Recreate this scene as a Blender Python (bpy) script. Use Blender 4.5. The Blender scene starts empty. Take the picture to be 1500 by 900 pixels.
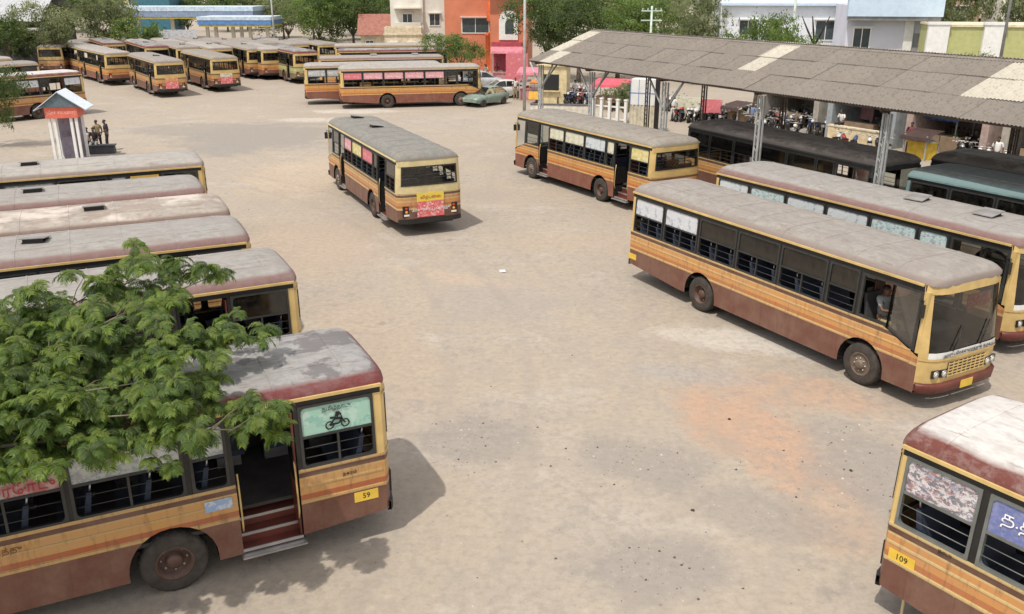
import bpy, math, random
from mathutils import Vector, Matrix
R = math.radians
rnd = random.Random(7)
sc = bpy.context.scene
col = sc.collection

# ---------------------------------------------------------------- camera, sky, sun
cam_d = bpy.data.cameras.new('camera')
cam_d.sensor_width = 36.0
cam_d.lens = 1303.8 * 36.0 / 1500.0
cam_d.clip_start = 0.1
cam_d.clip_end = 4000
cam = bpy.data.objects.new('camera', cam_d)
cam.location = (0, 0, 8.70)
cam.rotation_euler = (R(90 - 19.8), 0, 0)
col.objects.link(cam)
sc.camera = cam

SUN_DIR = Vector((0.30, 0.45, -1.0)).normalized()      # the way the light travels
world = bpy.data.worlds.new('World')
sc.world = world
world.use_nodes = True
wn = world.node_tree
bg = wn.nodes['Background']
sky = wn.nodes.new('ShaderNodeTexSky')
sky.sky_type = 'NISHITA'
sky.sun_disc = False
sky.sun_elevation = math.asin(-SUN_DIR.z)
sky.sun_rotation = math.atan2(-SUN_DIR.x, -SUN_DIR.y)
sky.dust_density = 1.5
sky.air_density = 1.0
sky.ozone_density = 0.5
hz = wn.nodes.new("ShaderNodeMix"); hz.data_type = "RGBA"      # thin bright summer overcast over the blue
hz.inputs[0].default_value = 0.6
hz.inputs[7].default_value = (6.0, 5.5, 5.0, 1)
wn.links.new(sky.outputs[0], hz.inputs[6])
wn.links.new(hz.outputs[2], bg.inputs[0])
bg.inputs[1].default_value = 0.15
sun_d = bpy.data.lights.new('sun', 'SUN')
sun_d.energy = 2.35
sun_d.angle = R(0.8)
sun_d.color = (1.0, 0.94, 0.85)
sun = bpy.data.objects.new('sun', sun_d)
sun.rotation_euler = SUN_DIR.to_track_quat('-Z', 'Y').to_euler()
sun.location = (-20, -30, 60)
col.objects.link(sun)
sc.view_settings.view_transform = 'Standard'
sc.view_settings.look = 'None'
sc.view_settings.exposure = 0.49
sc.view_settings.gamma = 1.0
sc.view_settings.use_curve_mapping = False

# ---------------------------------------------------------------- material helpers
MATS = {}
def new_mat(name):
    m = bpy.data.materials.new(name); m.use_nodes = True
    nt = m.node_tree
    return m, nt, nt.nodes['Principled BSDF']

def lk(nt, a, b): nt.links.new(a, b)

def rgba(c): return (c[0], c[1], c[2], 1.0)

def noise(nt, scale, detail=4, rough=0.55, vec=None, stretch=None):
    n = nt.nodes.new('ShaderNodeTexNoise')
    n.inputs['Scale'].default_value = scale
    n.inputs['Detail'].default_value = detail
    n.inputs['Roughness'].default_value = rough
    if vec is None:
        tc = nt.nodes.new('ShaderNodeTexCoord'); vec = tc.outputs['Object']
    if stretch:
        mp = nt.nodes.new('ShaderNodeMapping'); mp.inputs['Scale'].default_value = stretch
        lk(nt, vec, mp.inputs['Vector']); vec = mp.outputs['Vector']
    lk(nt, vec, n.inputs['Vector'])
    return n.outputs['Fac']

def ramp(nt, fac, stops, interp='LINEAR'):
    r = nt.nodes.new('ShaderNodeValToRGB')
    r.color_ramp.interpolation = interp
    els = r.color_ramp.elements
    while len(els) < len(stops): els.new(0.5)
    for e, (p, c) in zip(els, stops):
        e.position = p
        e.color = rgba(c) if not isinstance(c, (int, float)) else (c, c, c, 1)
    lk(nt, fac, r.inputs['Fac'])
    return r.outputs['Color']

def mix(nt, fac, a, b, mode='MIX'):
    n = nt.nodes.new('ShaderNodeMix'); n.data_type = 'RGBA'; n.blend_type = mode
    for s, v in ((n.inputs[0], fac), (n.inputs[6], a), (n.inputs[7], b)):
        if hasattr(v, 'is_output') or hasattr(v, 'links'): lk(nt, v, s)
        elif isinstance(v, (int, float)): s.default_value = v
        else: s.default_value = rgba(v)
    return n.outputs[2]

def math_n(nt, op, a, b=None, c=None):
    n = nt.nodes.new('ShaderNodeMath'); n.operation = op
    for s, v in zip(n.inputs, (a, b, c)):
        if v is None: continue
        if isinstance(v, (int, float)): s.default_value = v
        else: lk(nt, v, s)
    return n.outputs[0]

def bump(nt, bsdf, h, strength=0.3, dist=0.02):
    b = nt.nodes.new('ShaderNodeBump')
    b.inputs['Strength'].default_value = strength
    b.inputs['Distance'].default_value = dist
    lk(nt, h, b.inputs['Height']); lk(nt, b.outputs['Normal'], bsdf.inputs['Normal'])

def plain(name, c, rough=0.6, metal=0.0, var=0.25, scale=3.0, spec=0.4):
    """one colour with wear: noise mottling and a thin film of dust"""
    if name in MATS: return MATS[name]
    m, nt, b = new_mat(name)
    n1 = noise(nt, scale, 5, 0.6)
    dk = tuple(v * (1 - var) for v in c); lt = tuple(min(1, v * (1 + var)) for v in c)
    lk(nt, ramp(nt, n1, [(0.3, dk), (0.7, lt)]), b.inputs['Base Color'])
    b.inputs['Roughness'].default_value = rough
    b.inputs['Metallic'].default_value = metal
    b.inputs['Specular IOR Level'].default_value = spec
    MATS[name] = m
    return m

def leafmat(name, c, tr=0.45):
    if name in MATS: return MATS[name]
    m, nt, b = new_mat(name)
    n1 = noise(nt, 1.3, 3, 0.6)
    lk(nt, ramp(nt, n1, [(0.3, tuple(v * .65 for v in c)), (0.7, tuple(v * 1.35 for v in c))]), b.inputs['Base Color'])
    b.inputs['Roughness'].default_value = 0.55
    b.inputs['Specular IOR Level'].default_value = 0.3
    t = nt.nodes.new('ShaderNodeBsdfTranslucent')
    t.inputs['Color'].default_value = (c[0] * 1.6, c[1] * 1.7, c[2] * .8, 1)
    mx = nt.nodes.new('ShaderNodeMixShader'); mx.inputs[0].default_value = tr
    lk(nt, b.outputs[0], mx.inputs[1]); lk(nt, t.outputs[0], mx.inputs[2])
    lk(nt, mx.outputs[0], nt.nodes['Material Output'].inputs['Surface'])
    MATS[name] = m
    return m

def glassmat(name, tint, gl=1.4):
    if name in MATS: return MATS[name]
    m, nt, b = new_mat(name)
    nt.nodes.remove(b)
    t = nt.nodes.new('ShaderNodeBsdfTransparent'); t.inputs[0].default_value = rgba(tint)
    d = nt.nodes.new('ShaderNodeBsdfDiffuse'); d.inputs[0].default_value = (.45, .42, .36, 1)
    g = nt.nodes.new('ShaderNodeBsdfGlossy'); g.inputs['Roughness'].default_value = 0.08
    f = nt.nodes.new('ShaderNodeFresnel'); f.inputs[0].default_value = 1.5
    n1 = noise(nt, 4, 4, .6)
    dust = nt.nodes.new('ShaderNodeMapRange')
    dust.inputs[1].default_value = .35; dust.inputs[2].default_value = .8
    dust.inputs[3].default_value = 0.0; dust.inputs[4].default_value = 0.05
    lk(nt, n1, dust.inputs[0])
    m0 = nt.nodes.new('ShaderNodeMixShader'); lk(nt, dust.outputs[0], m0.inputs[0])
    lk(nt, t.outputs[0], m0.inputs[1]); lk(nt, d.outputs[0], m0.inputs[2])
    m1 = nt.nodes.new('ShaderNodeMixShader')
    lk(nt, math_n(nt, 'MULTIPLY', f.outputs[0], gl), m1.inputs[0])
    lk(nt, m0.outputs[0], m1.inputs[1]); lk(nt, g.outputs[0], m1.inputs[2])
    lk(nt, m1.outputs[0], nt.nodes['Material Output'].inputs['Surface'])
    MATS[name] = m
    return m

def livery(name, tan, orange, deep, maroon, dust=0.30):
    """painted stripes by height on the coachwork: cream line, maroon line, tan band, orange band, thin tan line, maroon skirt"""
    if name in MATS: return MATS[name]
    m, nt, b = new_mat(name)
    tc = nt.nodes.new('ShaderNodeTexCoord')
    sp = nt.nodes.new('ShaderNodeSeparateXYZ'); lk(nt, tc.outputs['Object'], sp.inputs[0])
    z = math_n(nt, 'DIVIDE', sp.outputs[2], 3.0)
    mar2 = tuple(v * .7 for v in maroon)
    c = ramp(nt, z, [(0, maroon), (1.00 / 3, tan), (1.07 / 3, deep), (1.17 / 3, orange), (1.29 / 3, tan), (1.345 / 3, orange),
                     (1.44 / 3, tan), (1.475 / 3, mar2), (1.555 / 3, tan), (1.64 / 3, (.02, .018, .016)), (2.775 / 3, tan)], 'CONSTANT')
    n1 = noise(nt, 2.2, 6, .65)
    c = mix(nt, ramp(nt, n1, [(.36, dust * .35), (.8, dust * 1.35)]), c, (.34, .26, .185))
    n2 = noise(nt, 5, 5, .7, stretch=(2.5, 1, .5))
    c = mix(nt, ramp(nt, n2, [(.52, 0.0), (.72, dust * 1.8)]), c, (.10, .06, .042))
    chip = noise(nt, 16, 5, .8)
    c = mix(nt, ramp(nt, chip, [(.64, 0.0), (.67, .75)]), c, (.20, .13, .09))
    lk(nt, c, b.inputs['Base Color'])
    b.inputs['Roughness'].default_value = 0.42
    b.inputs['Specular IOR Level'].default_value = 0.35
    n3 = noise(nt, 1.7, 3, .55)
    bump(nt, b, n3, .5, .035)
    MATS[name] = m
    return m

def roofmat(name, top, shoulder, zt=3.0, patch=(.12, .1, .095), amount=0.3, rust=None):
    """sheet roof: sun-bleached dusty top, old paint left on the curved shoulder, worn patches and panel seams"""
    if name in MATS: return MATS[name]
    m, nt, b = new_mat(name)
    tc = nt.nodes.new('ShaderNodeTexCoord')
    sp = nt.nodes.new('ShaderNodeSeparateXYZ'); lk(nt, tc.outputs['Object'], sp.inputs[0])
    oi = nt.nodes.new('ShaderNodeObjectInfo')
    cb = nt.nodes.new('ShaderNodeVectorMath'); cb.operation = 'ADD'; lk(nt, tc.outputs['Object'], cb.inputs[0])
    cx = nt.nodes.new('ShaderNodeCombineXYZ'); lk(nt, math_n(nt, 'MULTIPLY', oi.outputs['Random'], 90.0), cx.inputs[0]); lk(nt, cx.outputs[0], cb.inputs[1])
    n1 = noise(nt, 1.3, 7, .7, vec=cb.outputs[0], stretch=(.7, 1.0, 1))
    n2 = noise(nt, 5, 7, .75, vec=cb.outputs[0], stretch=(.8, 1.2, 1))
    e = math_n(nt, 'ADD', sp.outputs[2], math_n(nt, 'MULTIPLY', math_n(nt, 'SUBTRACT', n1, .5), .10))
    f = nt.nodes.new('ShaderNodeMapRange'); lk(nt, e, f.inputs[0])
    f.inputs[1].default_value = zt - .025; f.inputs[2].default_value = zt + .03
    topc = mix(nt, ramp(nt, n2, [(.42, 0.0), (.62, .7)]), top, tuple(v * .66 for v in top))
    topc = mix(nt, ramp(nt, noise(nt, 3.2, 6, .7, vec=cb.outputs[0], stretch=(.35, 2.2, 1)), [(.56, 0.0), (.64, .55)]), topc, (.19, .14, .11))
    topc = mix(nt, ramp(nt, n1, [(.5, 0.0), (.55, amount)]), topc, patch)
    if rust: topc = mix(nt, ramp(nt, noise(nt, .8, 5, .6), [(.5, 0.0), (.62, .7)]), topc, rust)
    shc = mix(nt, ramp(nt, n2, [(.45, 0.0), (.75, .6)]), shoulder, tuple(.5 * v + .5 * w for v, w in zip(top, shoulder)))
    c = mix(nt, f.outputs[0], shc, topc)
    lk(nt, c, b.inputs['Base Color'])
    b.inputs['Roughness'].default_value = 0.7
    b.inputs['Specular IOR Level'].default_value = 0.25
    bump(nt, b, noise(nt, 2.5, 3, .5, vec=cb.outputs[0]), .5, .025)
    MATS[name] = m
    return m

def poster(name, base, inks, scale=2.5, rough=.5, thr=.52):
    """a flat printed advertisement: base colour and blocks of ink"""
    if name in MATS: return MATS[name]
    m, nt, b = new_mat(name)
    c = base
    tc = nt.nodes.new('ShaderNodeTexCoord')
    for i, ink in enumerate(inks):
        mp = nt.nodes.new('ShaderNodeMapping'); mp.inputs['Location'].default_value = (i * 7.3, i * 3.1, i * 1.7)
        mp.inputs['Scale'].default_value = (1, 1, 1.6)
        lk(nt, tc.outputs['Object'], mp.inputs['Vector'])
        n1 = noise(nt, scale * (1 + .7 * i), 3, .7, vec=mp.outputs['Vector'])
        c = mix(nt, ramp(nt, n1, [(thr, 0.0), (thr + .05, .85)]), c, ink)
    n4 = noise(nt, 14, 4, .7)
    c = mix(nt, ramp(nt, n4, [(.45, 0.0), (.7, .3)]), c, (.5, .48, .43))
    lk(nt, c, b.inputs['Base Color'])
    b.inputs['Roughness'].default_value = rough
    MATS[name] = m
    return m

# palette
CREAM = plain('cream_paint', (.56, .40, .16), .42, var=.16)
CREAMW = plain('pale_cream_paint', (.60, .50, .27), .45, var=.16)
BLACK = plain('black_trim', (.018, .017, .016), .5, var=.35)
DARKFR = plain('dark_window_frame', (.035, .035, .033), .45, var=.3)
GREYFR = plain('grey_window_frame', (.16, .17, .16), .4, .2, var=.2)
RUBBER = plain('tyre_rubber', (.05, .043, .036), .85, var=.4, scale=6)
RIMM = plain('dusty_rim', (.16, .12, .09), .6, .2, var=.3, scale=6)
RIMR = plain('maroon_rim', (.105, .06, .045), .6, .1, var=.3, scale=6)
STEEL = plain('bare_steel', (.45, .44, .42), .35, .7, var=.2)
SEATM = plain('seat_blue', (.03, .04, .065), .7, var=.3)
SEATG = plain('seat_grey', (.06, .06, .06), .7, var=.3)
FLOORM = plain('bus_floor', (.05, .045, .04), .8, var=.3)
LAMPG = plain('lamp_glass', (.75, .73, .66), .15, var=.08)
LAMPR = plain('tail_red', (.5, .03, .02), .2, var=.15)
LAMPY = plain('tail_amber', (.75, .32, .03), .2, var=.15)
PLATE = plain('yellow_plate', (.70, .47, .06), .5, var=.12)
INK = plain('black_ink', (.015, .015, .015), .6, var=.2)
WHITEI = plain('white_ink', (.8, .8, .8), .6, var=.05)
WHITEP = plain('white_paint', (.72, .72, .69), .5, var=.1)
MAROONP = plain('maroon_paint', (.13, .035, .025), .45, var=.25)
ORANGEP = plain('orange_paint', (.55, .24, .06), .45, var=.2)
GLASS = glassmat('window_glass', (.42, .44, .43))
DGLASS = glassmat('dark_window_glass', (.16, .175, .165), 1.8)
CLEAR = glassmat('windscreen_glass', (.62, .66, .64), 1.7)

# ---------------------------------------------------------------- mesh helpers
class MB:
    def __init__(s): s.v = []; s.f = []; s.m = []; s.sm = []
    def add(s, vs, fs, mi=0, smooth=False):
        o = len(s.v); s.v += [tuple(p) for p in vs]
        for f in fs: s.f.append(tuple(i + o for i in f)); s.m.append(mi); s.sm.append(smooth)
    def quad(s, a, b, c, d, mi=0): s.add([a, b, c, d], [(0, 1, 2, 3)], mi)
    def box(s, x0, x1, y0, y1, z0, z1, mi=0):
        s.add([(x0, y0, z0), (x1, y0, z0), (x1, y1, z0), (x0, y1, z0), (x0, y0, z1), (x1, y0, z1), (x1, y1, z1), (x0, y1, z1)],
              [(0, 3, 2, 1), (4, 5, 6, 7), (0, 1, 5, 4), (1, 2, 6, 5), (2, 3, 7, 6), (3, 0, 4, 7)], mi)
    def tube(s, pts, rad, n=6, mi=0, cap=True):
        pts = [Vector(p) for p in pts]
        if not hasattr(rad, '__len__'): rad = [rad] * len(pts)
        vs = []; fs = []
        for i, p in enumerate(pts):
            t = (pts[min(i + 1, len(pts) - 1)] - pts[max(i - 1, 0)]).normalized()
            a = t.orthogonal().normalized() if i == 0 else (a - t * a.dot(t)).normalized()
            b = t.cross(a)
            for k in range(n):
                an = 2 * math.pi * k / n
                vs.append(p + (a * math.cos(an) + b * math.sin(an)) * rad[i])
        for i in range(len(pts) - 1):
            for k in range(n):
                fs.append((i * n + k, i * n + (k + 1) % n, (i + 1) * n + (k + 1) % n, (i + 1) * n + k))
        if cap:
            fs.append(tuple(range(n - 1, -1, -1))); fs.append(tuple((len(pts) - 1) * n + k for k in range(n)))
        s.add(vs, fs, mi, True)
    def lathe(s, prof, n=20, mi=0, axis='y', c=(0, 0, 0)):
        """prof: list of (radius, along)"""
        vs = []; fs = []
        for r, a in prof:
            for k in range(n):
                t = 2 * math.pi * k / n; u, w = r * math.cos(t), r * math.sin(t)
                vs.append({'y': (c[0] + u, c[1] + a, c[2] + w), 'x': (c[0] + a, c[1] + u, c[2] + w), 'z': (c[0] + u, c[1] + w, c[2] + a)}[axis])
        for i in range(len(prof) - 1):
            for k in range(n): fs.append((i * n + k, i * n + (k + 1) % n, (i + 1) * n + (k + 1) % n, (i + 1) * n + k))
        s.add(vs, fs, mi, True)
    def grid(s, rows, mi=0, smooth=False):
        n = len(rows[0]); vs = [p for r in rows for p in r]
        fs = [(i * n + k, i * n + k + 1, (i + 1) * n + k + 1, (i + 1) * n + k) for i in range(len(rows) - 1) for k in range(n - 1)]
        s.add(vs, fs, mi, smooth)
    def poly_ext(s, pts, y0, y1, mi=0):
        """polygon in xz pushed along y"""
        n = len(pts)
        vs = [(x, y0, z) for x, z in pts] + [(x, y1, z) for x, z in pts]
        fs = [tuple(range(n)), tuple(range(2 * n - 1, n - 1, -1))] + [(i, i + n, (i + 1) % n + n, (i + 1) % n) for i in range(n)]
        s.add(vs, fs, mi)

CACHE = {}
def mesh(key, fn, mats):
    k = (key, tuple(m.name for m in mats))
    if k in CACHE: return CACHE[k]
    b = MB(); fn(b)
    me = bpy.data.meshes.new(str(key if isinstance(key, str) else key[0]))
    me.from_pydata(b.v, [], b.f)
    for m in mats: me.materials.append(m)
    me.polygons.foreach_set('material_index', b.m)
    me.polygons.foreach_set('use_smooth', b.sm)
    me.update()
    CACHE[k] = me
    return me

def put(name, me, parent=None, loc=(0, 0, 0), rot=(0, 0, 0), scale=None, label=None, kind=None):
    o = bpy.data.objects.new(name, me)
    o.location = loc; o.rotation_euler = rot
    if scale: o.scale = scale if hasattr(scale, '__len__') else (scale,) * 3
    if parent: o.parent = parent
    if label: o['label'] = label
    if kind: o['kind'] = kind
    col.objects.link(o)
    return o

def thing(name, label, cat, loc=(0, 0, 0), rz=0, group=None):
    o = bpy.data.objects.new(name, None)
    o.empty_display_size = .3
    o.location = loc; o.rotation_euler = (0, 0, rz)
    o['label'] = label; o['category'] = cat
    if group: o['group'] = group
    col.objects.link(o)
    return o

def tag(o, label, cat, group=None):
    o['label'] = label; o['category'] = cat
    if group: o['group'] = group
    return o

def structure(name, me, **k):
    o = put(name, me, **k); o['kind'] = 'structure'; return o

TXT = {}
def text_mesh(body, size, mat, align='CENTER'):
    k = (body, size, mat.name, align)
    if k in TXT: return TXT[k]
    c = bpy.data.curves.new('lettering', 'FONT')
    c.body = body; c.size = size; c.align_x = align; c.align_y = 'CENTER'; c.extrude = .002; c.resolution_u = 2
    o = bpy.data.objects.new('lettering', c); col.objects.link(o)
    dg = bpy.context.evaluated_depsgraph_get()
    me = bpy.data.meshes.new_from_object(o.evaluated_get(dg))
    bpy.data.objects.remove(o); bpy.data.curves.remove(c)
    me.materials.clear(); me.materials.append(mat)
    TXT[k] = me
    return me

# ---------------------------------------------------------------- the ground
def ground_material():
    m, nt, b = new_mat('packed_earth')
    tc = nt.nodes.new('ShaderNodeTexCoord'); P = tc.outputs['Object']
    big = noise(nt, .11, 6, .6, vec=P)
    mid = noise(nt, .5, 7, .65, vec=P)
    fine = noise(nt, 6, 8, .75, vec=P)
    grit = noise(nt, 45, 4, .7, vec=P)
    c = ramp(nt, big, [(.3, (.365, .312, .25)), (.5, (.39, .335, .265)), (.7, (.38, .336, .285))])
    c = mix(nt, ramp(nt, mid, [(.38, .45), (.56, 0.0)]), c, (.335, .295, .25))
    c = mix(nt, ramp(nt, noise(nt, .33, 6, .7, vec=P, stretch=(1, 1.3, 1)), [(.55, 0.0), (.68, .5)]), c, (.47, .43, .375))
    # stains and worn places with a shape of their own: (x, y, rx, ry, turn, colour, strength)
    sep = nt.nodes.new('ShaderNodeSeparateXYZ'); lk(nt, P, sep.inputs[0])
    warp = math_n(nt, 'MULTIPLY', math_n(nt, 'SUBTRACT', noise(nt, .9, 6, .65, vec=P), .5), 1.7)
    for (x, y, rx, ry, a, cc, st) in PATCHES:
        ca, sa = math.cos(R(a)), math.sin(R(a))
        dx = math_n(nt, 'SUBTRACT', sep.outputs[0], x); dy = math_n(nt, 'SUBTRACT', sep.outputs[1], y)
        u = math_n(nt, 'ADD', math_n(nt, 'MULTIPLY', dx, ca / rx), math_n(nt, 'MULTIPLY', dy, sa / rx))
        v = math_n(nt, 'ADD', math_n(nt, 'MULTIPLY', dx, -sa / ry), math_n(nt, 'MULTIPLY', dy, ca / ry))
        d = math_n(nt, 'SQRT', math_n(nt, 'ADD', math_n(nt, 'MULTIPLY', u, u), math_n(nt, 'MULTIPLY', v, v)))
        d = math_n(nt, 'ADD', d, warp)
        c = mix(nt, ramp(nt, math_n(nt, 'DIVIDE', d, 2.0), [(.32, st), (.56, 0.0)]), c, cc)
    c = mix(nt, ramp(nt, fine, [(.36, .42), (.52, 0.0)]), c, (.24, .205, .17))
    c = mix(nt, ramp(nt, fine, [(.56, 0.0), (.70, .42)]), c, (.50, .455, .395))
    c = mix(nt, ramp(nt, grit, [(.3, .5), (.42, 0.0)]), c, (.22, .19, .16))
    # crossing tyre tracks: worn pairs of wide arcs
    for (ax, ay, r0, gap, st) in ((-30, 18, 29.5, 1.9, .42), (25, 2, 24.0, 1.9, .38), (-8, -14, 31.5, 1.9, .34), (40, 40, 42, 1.9, .30), (-45, 30, 50, 1.9, .3)):
        dx = math_n(nt, 'SUBTRACT', sep.outputs[0], ax); dy = math_n(nt, 'SUBTRACT', sep.outputs[1], ay)
        rr = math_n(nt, 'SQRT', math_n(nt, 'ADD', math_n(nt, 'MULTIPLY', dx, dx), math_n(nt, 'MULTIPLY', dy, dy)))
        d = math_n(nt, 'ABSOLUTE', math_n(nt, 'SUBTRACT', math_n(nt, 'ABSOLUTE', math_n(nt, 'SUBTRACT', rr, r0)), gap / 2))
        f = math_n(nt, 'MULTIPLY', ramp(nt, d, [(.08, 1.0), (.26, 0.0)]), ramp(nt, mid, [(.4, 0.0), (.6, st)]))
        c = mix(nt, f, c, (.30, .265, .225))
    # oil drips and old broken tarmac showing through
    vr = nt.nodes.new('ShaderNodeTexVoronoi'); vr.inputs['Scale'].default_value = .55; lk(nt, P, vr.inputs['Vector'])
    spot = ramp(nt, math_n(nt, 'ADD', vr.outputs['Distance'], math_n(nt, 'MULTIPLY', fine, .12)), [(.09, .75), (.17, 0.0)])
    c = mix(nt, math_n(nt, 'MULTIPLY', spot, ramp(nt, big, [(.5, 0.0), (.56, .8)])), c, (.15, .13, .115))
    tar = math_n(nt, 'MULTIPLY', ramp(nt, noise(nt, 2.6, 8, .8, vec=P), [(.51, 0.0), (.57, 1.0)]), ramp(nt, noise(nt, .22, 3, .5, vec=P), [(.42, 0.08), (.58, .45)]))
    c = mix(nt, tar, c, (.25, .23, .21))
    speck = noise(nt, 19, 5, .8, vec=P)
    c = mix(nt, math_n(nt, 'MULTIPLY', ramp(nt, speck, [(.33, .7), (.40, 0.0)]), ramp(nt, mid, [(.35, .85), (.6, .15)])), c, (.17, .15, .13))
    # long faint tyre marks
    tr = noise(nt, 1.0, 5, .6, vec=P, stretch=(1.9, .35, 1))
    c = mix(nt, ramp(nt, tr, [(.57, 0.0), (.72, .35)]), c, (.31, .27, .225))
    lk(nt, c, b.inputs['Base Color'])
    b.inputs['Roughness'].default_value = .95
    b.inputs['Specular IOR Level'].default_value = .1
    h = math_n(nt, 'ADD', math_n(nt, 'MULTIPLY', mid, 1.2), math_n(nt, 'ADD', math_n(nt, 'MULTIPLY', fine, .6), math_n(nt, 'MULTIPLY', grit, .2)))
    bump(nt, b, h, .38, .05)
    return m
RED = (.44, .295, .205); GRY = (.285, .258, .228); PALE = (.52, .48, .42)
PATCHES = [
    (5.1, 16.4, 1.2, 2.9, 22, RED, .95), (6.6, 18.4, 2.2, 1.0, -20, RED, .65), (5.6, 13.6, .9, 1.5, 0, RED, .45),
    (2.6, 15.3, 1.5, 1.0, -35, GRY, .7), (2.3, 11.9, 1.4, 1.0, 10, GRY, .75), (6.9, 14.9, 1.2, 2.3, 10, GRY, .75),
    (-.7, 16.2, 1.3, 1.2, 0, GRY, .7), (4.3, 19.4, 1.6, .6, -15, (.34, .32, .30), .5), (4.2, 13.6, 1.6, .8, -30, GRY, .6),
    (-15.5, 55.5, 5.5, 6.0, 10, (.27, .25, .22), .85), (-20, 58, 5, 3.0, 0, (.29, .265, .235), .8), (-16.5, 50.5, 2.2, 2.6, 0, (.28, .26, .23), .8),
    (-.3, 24.5, 2.0, 1.8, 0, (.33, .30, .27), .6), (6.8, 21.3, 3.2, 1.0, -20, PALE, .8), (-3.5, 21.5, 1.4, 4.5, 25, (.42, .33, .25), .4),
    (-7.5, 30.5, 3.0, 4.0, 20, (.43, .335, .255), .5), (3.0, 31, 3.5, 1.6, -10, (.42, .33, .25), .4), (-2.0, 27.0, 2.4, .5, -28, (.46, .36, .28), .45),
    (-11.5, 67, 3.4, 1.4, 0, PALE, .9), (-14, 62.5, 2.5, 1.2, 0, PALE, .7), (-25, 46.5, 7, 1.6, 15, (.33, .30, .26), .6),
    (-10, 43, 3.5, 5, 10, (.50, .39, .28), .45)]
def ground_mesh(b):
    xs = [-1500, -400, -120, -60, -30, -10, 10, 30, 60, 120, 400, 1500]
    ys = [-300, -60, -10, 10, 30, 60, 100, 160, 400, 2500]
    b.grid([[(x, y, 0) for x in xs] for y in ys])
structure('ground', mesh('ground', ground_mesh, [ground_material()]))

# loose stones and crumbs of tarmac lying on the yard
def stones(b):
    r = random.Random(3)
    for i in range(1500):
        y = 9.5 + 40 * r.random() ** 2.2; x = (r.random() - .5) * (8 + y * 1.1) + .08 * y
        if r.random() < .45:
            px, py, rx, ry = r.choice([(2.3, 11.9, 1.2, .9), (6.9, 14.9, 1, 2), (2.6, 15.3, 1.3, .8), (-.7, 16.2, 1, 1), (6, 15, 2, 2)])
            x = px + r.gauss(0, .6) * rx; y = py + r.gauss(0, .6) * ry
        s = r.choice([.008, .01, .012, .015, .018, .03])
        a = r.random() * 6.3
        vs = []
        for k in range(5):
            an = a + k * 1.2566
            vs.append((x + math.cos(an) * s * (.7 + .6 * r.random()), y + math.sin(an) * s * (.7 + .6 * r.random()), -.003))
        vs.append((x + s * .2, y, s * (.5 + .5 * r.random())))
        b.add(vs, [(k, (k + 1) % 5, 5) for k in range(5)], r.choice([0, 0, 0, 1, 1, 2]))
put('loose_gravel', mesh('loose_gravel', stones, [plain('stone_grey', (.25, .22, .19), .9), plain('stone_dark', (.09, .08, .07), .9), plain('stone_pale', (.47, .42, .36), .9)]), kind='stuff')
# ---------------------------------------------------------------- buses
# local frame: x forward from the rear axle, y to the bus's left, z up
RB, FR, WB = 3.5, 7.4, 5.64
SILL, TOPW, GUT = 1.62, 2.66, 2.80
DOORS = [(-1.95, -1.0), (4.15, 4.95)]
LEFT = [(-3.2, -2.03), (-.92, -.40), (-.30, 1.20), (1.28, 2.78), (2.86, 4.07), (5.03, 6.10)]
RIGHT = [(-3.2, -1.83), (-1.75, -.28), (-.2, 1.27), (1.35, 2.82), (2.9, 4.37), (4.45, 5.30)]
def hw(z): return 1.25 - max(0.0, z - 1.6) * .055
TILT = math.atan(.055)
def rake(z): return -.10 * max(0.0, z - 1.3)

def front_pt(s, z, off=0.0):
    w = hw(z)
    return (FR + off - .30 * abs(s) ** 7 + rake(z), (w + off * .5) * s, z)
def rear_pt(s, z, off=0.0):
    w = hw(z)
    return (-RB - off + .16 * abs(s) ** 8, (w + off * .4) * s, z)

def skirt(x):
    zb = .38 + max(0, -.9 - x) * .07 + max(0, x - 6.3) * .02
    for c in (0.0, WB):
        d = abs(x - c)
        if d < .64: zb = max(zb, .5 + math.sqrt(.64 ** 2 - d * d))
    return zb

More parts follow.
